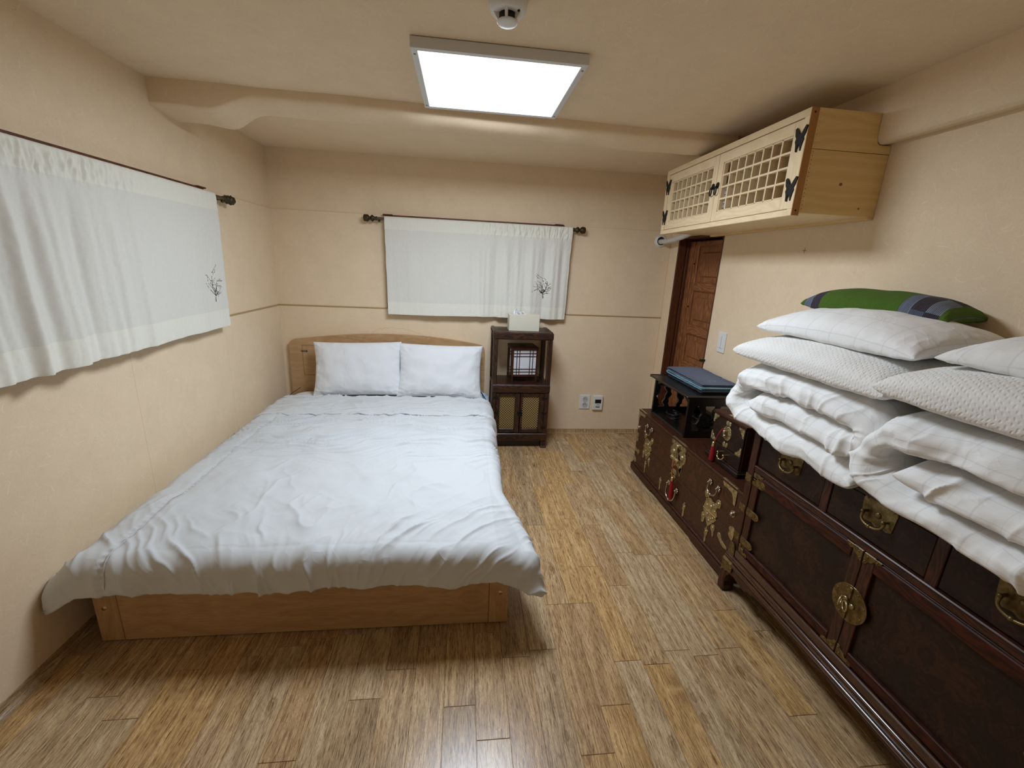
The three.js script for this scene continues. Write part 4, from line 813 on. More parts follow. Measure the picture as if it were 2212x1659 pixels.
// ---------------------------------------------------------------- long low chest
{
  const x0 = 1.30, zf = -2.873, zn = -1.648, y1 = .486;
  const t = thing('brass_bound_chest', 'long low dark wood chest with ornate brass plates, in front of the door', 'chest', [1.5, 0, -2.25]);
  part('body', [box(x0 + .006, 1.70, .07, y1 - .016, zf + .002, zn - .002, 'z', .002)], M.elm, t);
  part('lower_panel', box(x0, x0 + .012, .072, .257, zf, zn, 'z', .0015), M.elm, t);
  part('flap', box(x0, x0 + .012, .259, .44, zf, zn, 'z', .0015), M.elm, t);
  part('upper_rail', box(x0 - .001, x0 + .012, .4415, y1 - .016, zf, zn, 'z', .0015), M.elm, t);
  part('top', box(x0 - .005, 1.702, y1 - .016, y1, zf - .004, zn, 'z', .003), M.dark, t);
  const pl = new THREE.Shape(); pl.moveTo(zf - .012, .012); pl.lineTo(zf + .34, .012); pl.lineTo(zf + .36, .024); pl.lineTo(zn - .36, .024); pl.lineTo(zn - .34, .012); pl.lineTo(zn, .012); pl.lineTo(zn, .058); pl.lineTo(zf - .012, .058); pl.closePath();
  part('plinth', [onX(ext(pl, .02, .002, 'x'), x0 + .006, 0, 0), box(x0 - .009, x0 + .01, .056, .073, zf - .008, zn, 'z', .006)], M.dark, t);
  part('base', box(x0 + .02, 1.69, .012, .07, zf, zn, 'z'), M.dark, t);
  for (const z of [zf + .02, zn - .12]) for (const x of [x0 + .02, 1.6]) part('foot', box(x, x + .08, 0, .014, z, z + .1, 'z'), M.lacquer, t);
  // two big flap hinges
  for (const z of [-2.672, -1.868]) {
    const U = [plate([[-.05, .002], [.052, .002], [.055, .02], [.045, .035], [.05, .058], [.03, .068], [.008, .064], [-.012, .072], [-.034, .06], [-.05, .04], [-.056, .02]], true), disc(-.05, .078, .019, .024), disc(.055, .078, .02, .023), disc(-.038, .05, .014), disc(.036, .052, .014)];
    const D = [plate([[-.05, -.002], [.052, -.002], [.05, -.022], [.034, -.042], [.012, -.068], [0, -.082], [-.014, -.066], [-.034, -.042], [-.054, -.024]], true), disc(-.052, -.05, .016, .022), plate([[-.052, -.05], [-.038, -.06], [-.044, -.084], [-.06, -.088], [-.062, -.07]], true), disc(.044, -.064, .017, .02), plate([[.038, -.07], [.052, -.07], [.06, -.1], [.052, -.108], [.046, -.098]], true)];
    const h = part('hinge_plate', U.map((g) => onX(g, x0, .258, z)), M.brass, t); part('hinge_plate', D.map((g) => onX(g, x0, .254, z)), M.brass, t);
    part('pin', (() => { const g = cyl(.0042, .0042, .118, 0, 0, 0, 12); g.rotateX(Math.PI / 2); g.translate(x0 - .004, .256, z); return g; })(), M.brightBrass, h);
    part('stud', [[-.05, .08, .011], [.055, .08, .011], [0, .03, .014], [-.034, .022, .008], [.036, .024, .008], [.02, .05, .008], [-.02, -.022, .010], [.03, -.02, .008], [0, -.05, .009], [.044, -.064, .009], [-.052, -.05, .008], [.014, -.03, .006]].map(([a, b, r]) => onX(dome(a, b, r), x0 - .0005, .256, z)), M.brass, h);
    bail(t, x0, z - .036, z + .038, .412, .05, M.nickel);
  }
  bail(t, x0, -2.312, -2.209, .188, .086, M.nickel, .005);
  // hasp, three-lobed lock plate, padlock
  part('hasp', [onX(plate([[-.084, -.044], [.082, -.044], [.086, -.03], [.084, .002], [-.084, .002], [-.086, -.03]]), x0 - .002, y1 - .002, -2.265), box(x0 - .006, x0 + .008, y1 - .001, y1 + .0016, -2.349, -2.181, 'z', .0006)], M.brass, t);
  const lp = part('lock_plate', [onX(disc(-.052, .085, .042), x0, .315, -2.265), onX(disc(.05, .085, .042), x0, .315, -2.265), onX(disc(0, .06, .036), x0, .315, -2.265), onX(plate([[-.052, .06], [.056, .06], [.06, .0], [.052, -.02], [.046, -.01], [.03, .006], [0, .012], [-.024, .0], [-.04, -.022], [-.052, -.008], [-.05, .02]], true), x0, .315, -2.265), onX(plate([[.036, .02], [.062, .02], [.058, -.02], [.052, -.034], [.044, -.02]], true), x0, .315, -2.265)], M.brass, t);
  part('stud', [[-.052, .085, .018], [.05, .085, .018], [-.04, .02, .009], [.042, .02, .009]].map(([a, b, r]) => onX(dome(a, b, r), x0 - .0005, .315, -2.265)), M.brass, lp);
  part('padlock', [tube([V(x0 - .012, .452, -2.262), V(x0 - .016, .43, -2.262), V(x0 - .016, .395, -2.262), V(x0 - .014, .372, -2.262)], .0045, 16, 8), ball(.012, x0 - .01, .455, -2.262, 10, 8), (() => { const g = cyl(.010, .010, .07, 0, 0, 0, 14); g.rotateX(Math.PI / 2); g.translate(x0 - .018, .372, -2.262); return g; })(), ...[-2.3, -2.285, -2.24, -2.225].map((z) => ball(.0125, x0 - .018, .372, z, 10, 8, 1, 1, .5))], M.brass, t);
  const tn = part('key_plate', [onX(disc(0, .018, .03, .022), x0, .258, -2.28), onX(disc(0, -.012, .022, .02), x0, .258, -2.28)], M.brass, t);
  part('pin', (() => { const g = cyl(.0035, .0035, .07, 0, 0, 0, 10); g.rotateX(Math.PI / 2); g.translate(x0 - .004, .256, -2.28); return g; })(), M.brightBrass, tn);
  // small cut ornaments along the bottom
  const dag = [[-.016, .03], [-.008, .034], [-.004, .046], [.004, .046], [.007, .034], [.016, .030], [.013, .018], [.011, .004], [.008, -.008], [.009, -.03], [.004, -.044], [-.005, -.044], [-.007, -.028], [-.007, -.008], [-.012, .004], [-.011, .018]];
  for (const z of [-2.672, -2.428, -2.112, -1.873]) { const d = part('ornament', onX(plate(dag, true), x0, .119, z), M.brass, t); part('stud', onX(dome(0, .02, .007), x0 - .0005, .119, z), M.brass, d); }
  for (const z of [-2.842, -1.698]) part('boss', [onX(disc(0, 0, .017), x0, .352, z), ball(.011, x0 - .006, .352, z, 12, 8)], M.nickel, t);
  for (const g of [onX(plate([[-.018, .03], [.008, .03], [.014, .012], [.006, 0], [.014, -.014], [.010, -.03], [-.018, -.03]], true), x0, .27, zf + .02), onX(plate([[-.02, .018], [.012, .014], [.05, .016], [.056, -.004], [.042, -.02], [.02, -.010], [-.02, -.008]], true), x0, .17, zf + .022), onX(plate([[-.02, .022], [0, .01], [.02, -.012], [.014, -.02], [-.02, -.02]], true), x0, .096, zf + .02)]) part('side_ornament', g, M.brass, t);
  for (const g of [onX(plate([[.022, .026], [-.006, .026], [-.016, .012], [-.01, 0], [-.014, -.016], [-.004, -.03], [.022, -.034]], true), x0, .262, zn - .04), onX(plate([[-.05, .030], [-.03, .022], [-.012, .004], [.02, -.004], [.03, -.016], [.0, -.02], [-.03, -.008], [-.054, .008]], true), x0, .172, zn - .075)]) part('side_ornament', g, M.brass, t);
  for (const [z, s] of [[zf, 1], [zn - .045, -1]]) {
    part('corner_bracket', [onX(plate([[0, .002], [s * .12, .002], [s * .112, -.02], [s * .1, -.036], [s * .07, -.034], [s * .034, -.04], [s * .022, -.06], [s * .014, -.085], [0, -.088]].slice(0)), x0 - .002, y1 - .001, z), box(x0 - .006, x0 + .006, y1 - .001, y1 + .0014, Math.min(z, z + s * .118), Math.max(z, z + s * .118), 'z', .0006)], M.brass, t);
  }
}
tassel('red and purple tassel hanging from the padlock of the long low chest', V(1.276, .366, -2.256), V(1.278, .246, -2.25), V(1.283, .116, -2.247), .0125);

// ---------------------------------------------------------------- black side table with pierced ends, towels and cables
{
  const x0 = 1.345, x1 = 1.672, zf = -2.792, zn = -2.318, yb = .4862, yt = .757;
  const t = thing('side_table', 'black lacquered small side table with cut-out ends standing on the long chest', 'side table', [1.51, yb, -2.555]);
  part('top', [box(x0 - .028, x1 + .02, yt - .014, yt, zf - .028, zn + .024, 'z', .004), (() => { const g = cyl(.010, .010, x1 - x0 + .05, 0, 0, 0, 16); g.rotateZ(Math.PI / 2); g.translate((x0 + x1) / 2, yt - .006, zf - .028); return g; })(), (() => { const g = cyl(.010, .010, x1 - x0 + .05, 0, 0, 0, 16); g.rotateZ(Math.PI / 2); g.translate((x0 + x1) / 2, yt - .006, zn + .022); return g; })()], M.lacquer, t);
  const wavy = (a, b, y0, y1, seed) => { const p = []; for (let i = 0; i <= 12; i++) { const k = i / 12; p.push([a + .010 * Math.sin(k * 9 + seed) * (k > .05 && k < .95 ? 1 : 0) + .006 * Math.sin(k * 21 + seed), mix(y0, y1, k)]); } for (let i = 12; i >= 0; i--) { const k = i / 12; p.push([b + .010 * Math.sin(k * 8 + seed * 1.7 + 2) * (k > .05 && k < .95 ? 1 : 0) + .005 * Math.sin(k * 19 + seed), mix(y0, y1, k)]); } return p; };
  for (const z of [zf, zn - .014]) {
    const s = rectShape(x0, x1, yb + .004, yt - .013);
    for (const [a, b, sd] of [[x0 + .034, x0 + .082, .4], [x0 + .118, x0 + .175, 2.1], [x0 + .212, x0 + .275, 4.4]]) { const h = new THREE.Path(); h.setFromPoints(wavy(a, b, yb + .048, yt - .068, sd).map((p) => new THREE.Vector2(...p)).reverse()); s.holes.push(h); }
    part('end_panel', onZ(ext(s, .014, .001), 0, 0, z), M.lacquer, t);
  }
  part('back_panel', box(x1 - .014, x1, yb + .004, yb + .06, zf + .012, zn - .012, 'z'), M.lacquer, t);
  part('bottom', [box(x0 + .004, x1, yb, yb + .012, zf + .012, zn - .012, 'z'), box(x0, x0 + .008, yb, yb + .006, zf, zn, 'z')], M.lacquer, t);
  const ap = [[zf + .012, yt - .013], [zn - .012, yt - .013], [zn - .012, yt - .06], [zn - .04, yt - .05], [zn - .07, yt - .032], [zn - .1, yt - .03], [zf + .1, yt - .03], [zf + .07, yt - .032], [zf + .04, yt - .05], [zf + .012, yt - .06]];
  part('apron', onX(ext(shapeOf(ap), .01, .001), x0 + .02, 0, 0), M.lacquer, t);
}
// closed pad swept along a folded path in the (z, y) plane, front edge at x = xa, back edge at xb
function foldedPad(path, h, xa, xb, o = {}) {
  const { nt = 280, nr = 60, wr = .006, seed = 0, e = .5, sag, rag = 0 } = o;
  const C = new THREE.CatmullRomCurve3(path.map((p) => V(0, p[1], p[0])), false, 'centripetal'), L = C.getLength(), pos = [], uv = [], idx = [];
  const pw = (v) => Math.sign(v) * Math.pow(Math.abs(v), e);
  for (let i = 0; i <= nt; i++) {
    const u = i / nt, p = C.getPointAt(u), T = C.getTangentAt(u), N = V(0, T.z, -T.y), end = Math.min(u, 1 - u) * L, hh = h * Math.sqrt(clamp(1 - Math.pow(1 - clamp(end / (h * 1.4)), 2), .0004, 1));
    for (let j = 0; j <= nr; j++) {
      const a = j / nr * 6.28318, cx = pw(Math.cos(a)), cn = pw(Math.sin(a)), xc = (xa + xb) / 2, hx = (xb - xa) / 2 + rag * n2(u * L * 5, seed), x = xc + hx * cx, q = p.clone().addScaledVector(N, cn * hh);
      const fr = smooth(xc - hx * .3, xa, x);
      const s = u * L + .03 * n3(x * 6, q.y * 8, q.z * 6 + seed), cr = (f, p, k) => Math.pow(1 - Math.abs(n2(s * f + seed * 3.1 + k, x * f * .35 - seed)), p);
      let w = wr * (n3(x * 4 + seed, q.y * 5, q.z * 4) * .7 + fr * (cr(5, 7, 0) * 1.7 * clamp(.35 + n2(s * 2.2, seed + 5)) + cr(11, 5, 9) * .7 * clamp(.2 + n2(s * 3.1, seed + 15))) + (1 - fr * .6) * Math.pow(1 - Math.abs(n3(x * 3 + s * 3, s * 4 + seed, q.y * 3)), 6) * .9 + n3(x * 26, q.y * 30, q.z * 26 + seed) * .10) * clamp(end / .03);
      const nx = cx * Math.pow(Math.abs(Math.cos(a)), 1) * .9, vv = V(x + nx * w, q.y, q.z).addScaledVector(N, cn * w);
      if (sag) sag(vv, u, fr);
      pos.push(vv.x, vv.y, vv.z); uv.push(u * L, j / nr * 2 * (xb - xa + 2 * h));
    }
  }
  for (let i = 0; i < nt; i++) for (let j = 0; j < nr; j++) { const A = i * (nr + 1) + j, B = A + 1, D = A + nr + 1; idx.push(A, B, D, B, D + 1, D); }
  const g = new THREE.BufferGeometry(); g.setAttribute('position', new THREE.Float32BufferAttribute(pos, 3)); g.setAttribute('uv', new THREE.Float32BufferAttribute(uv, 2)); g.setIndex(idx); g.computeVertexNormals();
  const n = g.attributes.normal; for (let i = 0; i <= nt; i++) { const A = i * (nr + 1), B = A + nr, v = V(n.getX(A) + n.getX(B), n.getY(A) + n.getY(B), n.getZ(A) + n.getZ(B)).normalize(); n.setXYZ(A, v.x, v.y, v.z); n.setXYZ(B, v.x, v.y, v.z); }
  return g;
}
{
  const fold = (y, d, zN, zF) => [[zN, y], [(zN + zF) / 2, y - .0006], [zF + d * 1.2, y], [zF, y + d / 2], [zF + d * 1.2, y + d], [(zN + zF) / 2, y + d], [zN + .004, y + d * .96]];
  const mk = (label, y, d, h, zN, zF, xa, xb, mat, seed) => { const t = thing('folded_towel', label, 'towel', [1.55, y, -2.6]); part('cloth', foldedPad(fold(y, d, zN, zF), h, xa, xb, { nt: 120, nr: 28, wr: .0032, seed, e: .42 }), mat, t); return t; };
  mk('dark grey folded towel, lowest of the three on the black side table', .7625, .009, .0045, -2.352, -2.80, 1.435, 1.655, M.towelDark, 1);
  mk('pale blue folded towel between two darker towels on the side table', .7805, .010, .005, -2.358, -2.825, 1.432, 1.662, M.towelBlue, 2);
  const t = mk('greyish navy folded towel on top of the towel pile', .8005, .011, .0055, -2.362, -2.83, 1.436, 1.672, M.towelNavy, 3);
  part('stitching', [0, 1, 2, 3, 4].map((i) => tube([V(1.50 + i * .012, .8178, -2.42 + .006 * Math.sin(i * 2)), V(1.508 + i * .012, .8182, -2.432), V(1.514 + i * .012, .8178, -2.424)], .0012, 8, 5)), M.offWhite, t);
}
{
  const coil = (cx, cy, cz, R, n, seed, flat) => { const p = [], r = rngOf(seed); for (let i = 0; i <= n * 12; i++) { const a = i / 12 * 6.283; p.push(V(cx + R * (.8 + .25 * n2(i * .13, seed)) * Math.cos(a), cy + .004 + flat * (.5 + .5 * n2(i * .09, seed + 4)) + i * .0006, cz + R * 1.25 * (.8 + .2 * n2(i * .1, seed + 9)) * Math.sin(a))); } return p; };
  solo('cable_coil', 'coil of black cable lying at the open front of the black side table', 'cable', [tube(coil(1.425, .502, -2.62, .05, 5, 3, .012), .003, 300, 6)], M.cable, [1.425, .5, -2.62]);
  solo('cable_coil', 'bundle of black cable behind the near cut-out end of the black side table', 'cable', [tube(coil(1.50, .503, -2.40, .062, 6, 8, .07), .0038, 340, 6), box(1.46, 1.53, .4985, .55, -2.42, -2.37, 'y', .008)], M.cable, [1.5, .5, -2.4]);
}

// ---------------------------------------------------------------- small brass-bound box cabinet
{
  const x0 = 1.362, x1 = 1.60, zf = -2.074, zn = -1.806, yb = .4862, yt = .754;
  const t = thing('jewellery_cabinet', 'small reddish dark wood cabinet with brass fittings on the end of the long chest', 'small cabinet', [1.48, yb, -1.94]);
  part('body', box(x0 + .01, x1, yb + .03, yt - .014, zf, zn, 'y', .002), M.dark, t);
  part('top', box(x0 - .006, x1 + .003, yt - .016, yt, zf - .008, zn + .008, 'z', .003), M.redwood, t);
  part('base', [box(x0 - .012, x1, yb, yb + .026, zf - .012, zn + .012, 'z', .005), box(x0 - .004, x1, yb + .024, yb + .034, zf - .005, zn + .005, 'z', .003)], M.burl, t);
  part('door', box(x0, x0 + .014, .592, yt - .018, zf + .002, (zf + zn) / 2 - .001, 'y'), M.burl, t); part('door', box(x0, x0 + .014, .592, yt - .018, (zf + zn) / 2 + .001, zn - .002, 'y'), M.burl, t);
  part('drawer', box(x0, x0 + .014, yb + .036, .588, zf + .002, zn - .002, 'z'), M.burl, t);
  const zc = (zf + zn) / 2, C = [[0, .002], [.05, .002], [.046, -.012], [.034, -.016], [.026, -.028], [.016, -.034], [.012, -.048], [0, -.05]];
  for (const [z, y, s, v] of [[zf + .004, yt - .02, 1, 1], [zn - .004, yt - .02, -1, 1], [zf + .004, .594, 1, -1], [zn - .004, .594, -1, -1]]) { const c = part('corner_bracket', onX(plate(C.map(([a, b]) => [a * s * .9, b * v * .9])), x0, y, z), M.brass, t); part('stud', [[.034, -.006], [.01, -.01], [.006, -.036]].map(([a, b]) => onX(dome(a * s * .9, b * v * .9, .0035), x0 - .001, y, z)), M.brass, c); }
  for (const [s, v, y] of [[-1, 1, yt - .022], [1, 1, yt - .022], [-1, -1, .594], [1, -1, .594]]) { const c = part('bracket', [onX(plate([[s * .002, 0], [s * .016, 0], [s * .021, -v * .010], [s * .018, -v * .021], [s * .010, -v * .025], [s * .002, -v * .018]], true), x0, y, zc)], M.brass, t); part('stud', [[.009, -.007], [.014, -.015]].map(([a, b]) => onX(dome(a * s, b * v, .003), x0 - .001, y, zc)), M.brass, c); }
  const d = part('lock_disc', onX(disc(0, 0, .036, .038), x0, .668, zc), M.brass, t); part('stud', [0, 1, 2, 3, 4, 5].map((k) => onX(dome(.029 * Math.cos(k * 1.047 + .5), .031 * Math.sin(k * 1.047 + .5), .003), x0 - .001, .668, zc)), M.brightBrass, d);
  part('lock', [ball(.011, x0 - .012, .676, zc - .006, 10, 8), ball(.008, x0 - .013, .655, zc, 10, 8), (() => { const g = cyl(.006, .006, .034, x0 - .014, .666, zc - .006, 10); return g; })()], M.nickel, d);
  bail(t, x0, zc - .024, zc + .026, .556, .03, M.brightBrass, .0032, false);
  part('top_plate', box(x0 + .02, x0 + .085, yt - .001, yt + .0016, zc - .045, zc + .04, 'z', .0006), M.brass, t);
  part('top_handle', tube([V(x0 + .045, yt + .003, zc - .024), V(x0 + .04, yt + .014, zc - .012), V(x0 + .04, yt + .014, zc + .010), V(x0 + .045, yt + .003, zc + .02)], .003, 20, 7), M.brightBrass, t);
}
tassel('bright red tassel hanging from the lock of the small cabinet', V(1.346, .690, -1.958), V(1.336, .585, -1.998), V(1.338, .492, -1.998), .012);

// ---------------------------------------------------------------- big dresser
{
  const x0 = 1.263, zf = -1.612, zn = -.46, zc = -1.036, yt = .845;
  const t = thing('dresser', 'large dark wood dresser with brass drawer plates carrying the folded bedding', 'dresser', [1.48, 0, zc]);
  part('carcass', box(x0 + .02, 1.695, .20, .83, zf + .006, zn - .006, 'z'), M.dark, t);
  part('top', box(x0 - .012, 1.70, .822, yt, zf - .012, zn + .012, 'z', .004), M.dark, t);
  for (const z of [zf, zn - .038]) part('post', box(x0 - .003, x0 + .04, .12, .822, z, z + .038, 'y', .002), M.dark, t);
  part('upper_rail', box(x0 + .002, x0 + .04, .806, .824, zf + .038, zn - .038, 'z'), M.dark, t);
  part('middle_rail', [box(x0 - .001, x0 + .04, .640, .664, zf + .038, zn - .038, 'z', .003), box(x0 - .005, x0 + .02, .662, .670, zf + .038, zn - .038, 'z', .003)], M.dark, t);
  for (const z of [-1.22, -.853]) part('divider', box(x0 + .003, x0 + .04, .668, .808, z - .016, z + .016, 'y'), M.dark, t);
  const oval = [], od = [[-.05, .04], [.05, .04], [.056, .026], [.05, -.034], [.036, -.04], [.014, -.036], [0, -.044], [-.014, -.036], [-.036, -.04], [-.05, -.034], [-.056, .026]];
  for (const [a, b, pc] of [[-1.572, -1.237, -1.398], [-1.203, -.870, -1.032], [-.836, -.5, -.672]]) {
    const d = part('drawer', box(x0 + .006, x0 + .03, .673, .805, a, b, 'z', .003), M.burl, t);
    const p = part('drawer_plate', [onX(plate(od), x0 + .006, .771, pc)], M.oldBrass, d);
    part('stud', [[-.043, .032], [.043, .032], [-.046, -.026], [.046, -.026]].map(([u, v]) => onX(dome(u, v, .0036), x0 + .005, .771, pc)), M.oldBrass, d);
    bail(d, x0 + .004, pc - .034, pc + .034, .764, .034, M.oldBrass, .0042, false, .012);
    part('boss', onX(dome(0, -.004, .011), x0 + .005, .771, pc), M.oldBrass, d);
  }
  for (const [a, b] of [[zf + .040, zc - .001], [zc + .001, zn - .040]]) {
    const d = part('door', [box(x0 + .001, x0 + .024, .243, .638, a, a + .038, 'y'), box(x0 + .001, x0 + .024, .243, .638, b - .038, b, 'y'), box(x0 + .004, x0 + .024, .60, .638, a + .038, b - .038, 'z', .003), box(x0 + .004, x0 + .024, .243, .276, a + .038, b - .038, 'z', .003)], M.dark, t);
    for (const [r0, r1] of [[.588, .632], [.249, .285]]) part('door_rail', box(x0 - .001, x0 + .02, r0, r1, a + .0385, b - .0385, 'z', .003), M.redwood, d);
    part('door_panel', box(x0 + .012, x0 + .022, .27, .606, a + .03, b - .03, 'y', .001), M.burl, d);
  }
  const br = [[0, 0], [.058, 0], [.056, -.010], [.042, -.016], [.034, -.012], [.028, -.022], [.016, -.026], [.010, -.036], [0, -.038]];
  for (const [z, y, s, v] of [[zf + .042, .637, 1, 1], [zc - .003, .637, -1, 1], [zc + .003, .637, 1, 1], [zn - .042, .637, -1, 1], [zf + .042, .245, 1, -1], [zc - .003, .245, -1, -1], [zc + .003, .245, 1, -1], [zn - .042, .245, -1, -1]]) {
    const c = part('corner_bracket', onX(plate(br.map(([a, b]) => [a * s, b * v])), x0 + .001, y, z), M.oldBrass, t); part('stud', [[.044, -.008], [.012, -.010], [.006, -.028]].map(([a, b]) => onX(dome(a * s, b * v, .0034), x0, y, z)), M.oldBrass, c);
  }
  for (const [zp, s] of [[zf + .038, 1], [zn - .038, -1]]) for (const y of [.6, .452, .308]) {
    const rnd2 = [[.004, -.017], [.066, -.017], [.078, -.010], [.084, 0], [.078, .010], [.066, .017], [.004, .017]];
    const h = part('strap_hinge', [onX(plate(rnd2.map(([a, b]) => [a * s, b])), x0 + .001, y, zp), onX(plate([[-.002, -.017], [-.040, -.017], [-.040, .017], [-.002, .017]].map(([a, b]) => [a * s, b])), x0 - .003, y, zp)], M.oldBrass, t);
    part('stud', [[.016, .008], [.016, -.008], [.044, .008], [.044, -.008], [.07, 0], [-.01, .009], [-.01, -.009], [-.032, .009], [-.032, -.009]].map(([a, b]) => onX(dome(a * s, b, .0034), x0 - (a < 0 ? .004 : 0), y, zp)), M.oldBrass, h);
  }
  // round lock
  const half = (s) => { const p = []; for (let i = 0; i <= 20; i++) { const a = -Math.PI / 2 + i / 20 * Math.PI; p.push([s * (.0008 + .062 * Math.cos(a)), .063 * Math.sin(a)]); } return p; };
  const lk = part('lock_disc', [onX(plate(half(-1)), x0 + .001, .441, zc), onX(plate(half(1)), x0 + .001, .441, zc)], M.oldBrass, t);
  part('lock_bar', [box(x0 - .006, x0 - .0005, .384, .424, zc - .006, zc + .003, 'y', .001), box(x0 - .006, x0 - .0005, .46, .499, zc - .006, zc + .003, 'y', .001)], M.oldBrass, lk);
  part('stud', [0, 1, 2, 3, 4, 5, 6, 7].map((k) => onX(dome(.053 * Math.cos(k * .785 + .35), .053 * Math.sin(k * .785 + .35), .0034), x0, .441, zc)), M.oldBrass, lk);
  const ring = (y, z, ry) => { const g = new THREE.TorusGeometry(.016, .0032, 8, 24).toNonIndexed(); g.rotateY(ry); g.translate(x0 - .02, y, z); return g; };
  part('ring', [ring(.443, zc - .012, .5), ring(.436, zc + .006, 1.1), onX(dome(-.012, 0, .009), x0 - .002, .45, zc), onX(dome(.014, 0, .009), x0 - .002, .44, zc)], M.brass, lk);
  // base: mouldings, scalloped apron, horse-hoof feet
  part('base_moulding', [box(x0 - .006, x0 + .04, .205, .241, zf - .006, zn + .006, 'z', .004), (() => { const g = new THREE.CylinderGeometry(.016, .016, zn - zf + .03, 24); g.rotateX(Math.PI / 2); g.scale(.8, 1, 1); g.translate(x0 - .004, .189, (zf + zn) / 2); return triUV(g.toNonIndexed(), 'z'); })(), (() => { const g = new THREE.CylinderGeometry(.010, .010, zn - zf + .04, 20); g.rotateX(Math.PI / 2); g.translate(x0 - .012, .166, (zf + zn) / 2); return triUV(g.toNonIndexed(), 'z'); })()], M.gloss, t);
  const ap = [[zf - .02, .16], [zf - .026, .12], [zf - .028, .06], [zf - .03, .022], [zf + .004, .02], [zf + .006, .05], [zf + .012, .085], [zf + .03, .108], [zf + .06, .116], [zf + .09, .112], [zf + .12, .106], [zf + .145, .108], [zf + .155, .118], [zf + .175, .121], [zf + .20, .130], [zf + .27, .138], [zf + .42, .141], [zf + .5, .136], [zc - .055, .126], [zc - .04, .132], [zc, .136]];
  const full = [...ap, ...ap.slice(0, -1).reverse().map(([a, b]) => [2 * zc - a, b])];
  const apg = onX(ext(shapeOf(full), .026, .003, 'x'), x0 + .016, 0, 0);
  part('apron', apg, M.dark, t);
  for (const [z, s] of [[zf, 1], [zn, -1]]) for (const x of [x0 - .014, 1.62]) {
    const f = [[-.03, 0], [.012, 0], [.012, .03], [.004, .06], [.010, .1], [.02, .16], [-.024, .16], [-.028, .08], [-.034, .03]];
    part('leg', onX(ext(shapeOf(f.map(([a, b]) => [a * s, b])), .05, .004), x + .052, 0, z), M.dark, t);
  }
  for (const [z, s] of [[zf, 1], [zn, -1]]) {
    const c = part('foot_cap', [onX(plate([[-.022, .012], [.034, .012], [.05, .004], [.05, -.018], [.036, -.03], [.020, -.028], [.006, -.04], [-.008, -.036], [-.022, -.05]].map(([a, b]) => [a * s, b])), x0 - .017, .15, z), onX(plate([[-.01, -.02], [.034, -.02], [.03, .03], [.02, .05], [-.004, .05], [-.01, .03]].map(([a, b]) => [a * s, b])), x0 - .007, .215, z), box(x0 - .0235, x0 + .02, .157, .177, Math.min(z - s * .026, z + s * .05), Math.max(z - s * .026, z + s * .05), 'z', .008)], M.oldBrass, t);
    part('stud', [[-.014, .004], [.03, -.012], [.042, -.006], [.0, .07], [.024, .07], [.02, .1]].map(([a, b]) => onX(dome(a * s, b, .0034), x0 - (b > .05 ? .008 : .019), .15, z)), M.oldBrass, c);
  }
}

// ---------------------------------------------------------------- bedding stacked on the dresser
function stack(zf, zn, xa, seed, dy, labels, sagBy = .045) {
  const bot = .892, top = 1.066 + dy, mid = (bot + top) / 2;
  const path = [[zn + .01, bot], [mix(zf, zn, .55), bot - .004], [zf + .13, bot + .002], [zf + .05, bot + .018], [zf + .015, mid - .02], [zf + .022, mid + .025], [zf + .075, top - .014], [zf + .15, top], [mix(zf, zn, .5), top + .01], [zn - .075, top], [zn - .02, top - .018], [zn - .012, mid + .02], [zn - .06, mid], [mix(zf, zn, .5), mid], [zf + .13, mid - .004]];
  const d = thing('folded_duvet', labels[0], 'duvet', [1.44, .845, (zf + zn) / 2]);
  part('cover', foldedPad(path, .047, xa, 1.655, { nt: 420, nr: 120, wr: .009, seed, e: .66, rag: .012, sag: (v, u, fr) => { const lo = 1 - smooth(.86, 1.0, v.y); v.y -= fr * fr * lo * (sagBy + sagBy * .4 * n2(v.z * 4, seed)); v.y -= fr * fr * .03 * (1 - lo); v.x += .012 * n2(v.z * 5, v.y * 9 + seed) * fr; if (v.x > 1.255 && v.y < .8475) v.y = .8475; } }), M.duvetCheck, d);
  return d;
}
stack(-1.745, -1.09, 1.195, 2, 0, ['white checked duvet folded into a thick roll, lowest of the far bedding pile']);
stack(-1.075, -.36, 1.165, 9, .012, ['white checked duvet folded into a thick roll, lowest of the near bedding pile'], .016);
function pile(name, label, mat, a, b, t, pos, o, tilt = 0, yaw = 0, lean = 0) {
  const g = pillowGeo(a, b, t, o); g.rotateX(tilt); g.rotateZ(lean); g.rotateY(yaw); g.translate(...pos);
  const k = thing(name, label, 'pillow', pos); part('pillowcase', g, mat, k); return k;
}
const droop = (k) => (v, u, w) => { v.y -= k * u * u + k * .5 * w * w; };
pile('pillow', 'grey-white pillow with a puckered weave under the checked pillow of the far pile', M.pucker, .232, .345, .076, [1.412, 1.172, -1.40], { seed: 23, wr: .004, flat: .85, q: .33, pinch: .03, nu: 90, nv: 130, post: droop(.02) }, 0, .02);
pile('pillow', 'white checked pillow lying under the green cushion', M.check, .22, .325, .072, [1.466, 1.290, -1.385], { seed: 31, wr: .006, flat: .8, q: .40, pinch: .06, nu: 90, nv: 110, post: droop(.026) }, 0, .03);
pile('pillow', 'grey-white pillow with a puckered weave in the near pile at the right edge', M.pucker, .24, .36, .080, [1.400, 1.196, -.705], { seed: 43, wr: .004, flat: .8, q: .33, pinch: .03, nu: 90, nv: 130, post: droop(.02) }, 0, .0);
pile('pillow', 'white checked pillow on top of the near bedding pile', M.check, .21, .33, .066, [1.455, 1.306, -.665], { seed: 53, wr: .006, flat: .8, q: .42, pinch: .05, nu: 90, nv: 110, post: droop(.026) }, 0, .02);
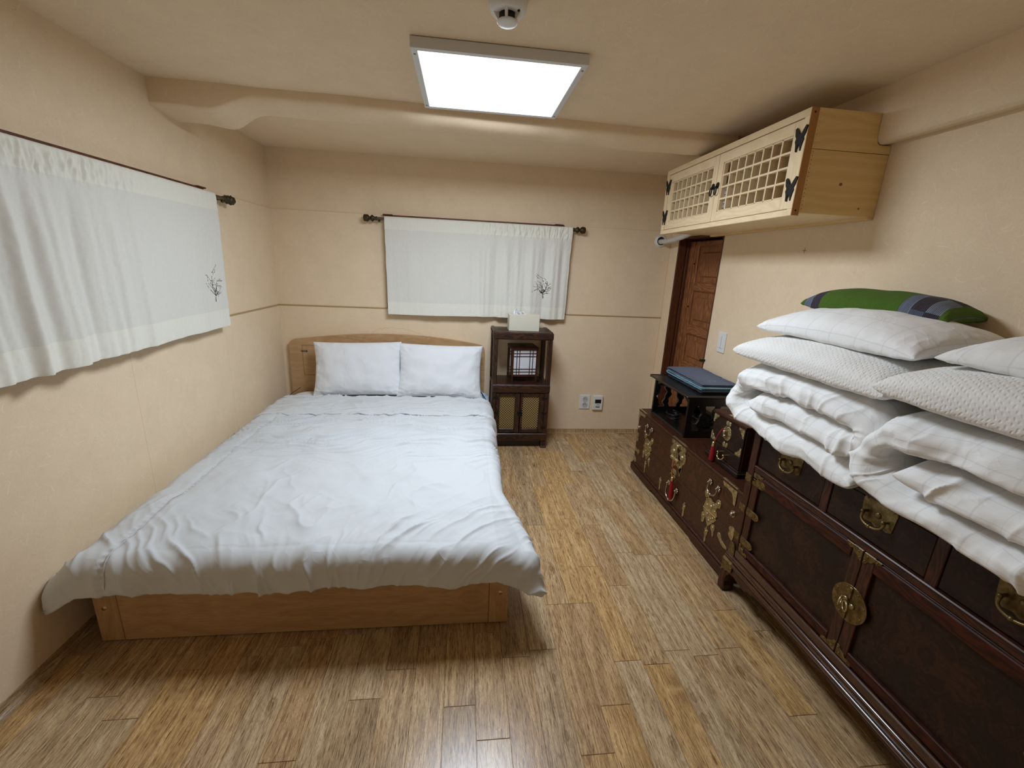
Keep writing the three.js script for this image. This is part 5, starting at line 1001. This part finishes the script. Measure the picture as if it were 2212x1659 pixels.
{
  const a = .132, b = .238, mp = (draw) => { const t = canvasTex(512, 1024, draw, true); t.repeat.set(1 / (2 * a), 1 / (2 * b)); t.offset.set(.5, .5); t.updateMatrix(); return t; };
  const band = (c, w, h, y0, y1, x0, x1, col) => { c.fillStyle = col; c.fillRect(x0 * w, (1 - y1) * h, (x1 - x0) * w, (y1 - y0) * h); };
  const map = mp((c, w, h) => {
    const G = '#476619', D = '#39303c', B = '#7d8598', I = '#4e5468';
    c.fillStyle = G; c.fillRect(0, 0, w, h);
    band(c, w, h, .03, .085, 0, 1, B); band(c, w, h, .085, .15, 0, 1, D);
    band(c, w, h, .70, .77, 0, 1, B); band(c, w, h, .77, .86, 0, .5, D); band(c, w, h, .77, .86, .5, 1, I); band(c, w, h, .86, .95, 0, .5, B); band(c, w, h, .86, .95, .5, 1, D);
    const r = rngOf(5); for (let i = 0; i < 300; i++) { const y = i / 300 * h; c.fillStyle = `rgba(${i % 2 ? '10,14,6' : '150,170,110'},.10)`; c.fillRect(0, y, w, 1.6); }
    for (let i = 0; i < 26; i++) for (const [q0, q1] of [[.70, .77], [.86, .95], [.03, .085]]) { c.fillStyle = 'rgba(24,24,34,.55)'; c.fillRect(0, (1 - mix(q0, q1, (i % 9) / 9)) * h, w, 2.2); }
    for (let i = 0; i < 9000; i++) { c.fillStyle = `rgba(${r() > .5 ? '20,26,8' : '160,180,110'},.12)`; c.fillRect(r() * w, r() * h, 2, 3); }
  });
  const bump = (() => { const t = dataTex(256, 1024, (u, v, o) => { o[0] = o[1] = o[2] = 128 + 70 * Math.sin(v * 560) + n2(u * 30, v * 90) * 40; }, false); t.repeat.set(1 / (2 * a), 1 / (2 * b)); t.offset.set(.5, .5); return t; })();
  const g = pillowGeo(a, b, .064, { seed: 61, wr: .005, flat: .5, q: .36, pinch: .06, pow: 2.6, nu: 70, nv: 120, post: (v, u, w) => { v.y -= .010 * u * u; v.x -= .012 * w; } });
  g.rotateZ(.03); g.rotateX(.035); g.rotateY(.3); g.translate(1.537, 1.362, -1.437);
  const t = thing('cushion', 'green ribbed cushion with grey and dark striped ends on top of the far pile', 'cushion', [1.53, 1.34, -1.437]);
  part('cover', g, std({ map, bumpMap: bump, bumpScale: .0009, roughness: 1 }), t);
}

// ---------------------------------------------------------------- draw
scene.traverse((o) => { if (o.isMesh) { o.castShadow = true; o.receiveShadow = true; } });
renderer.render(scene, camera);
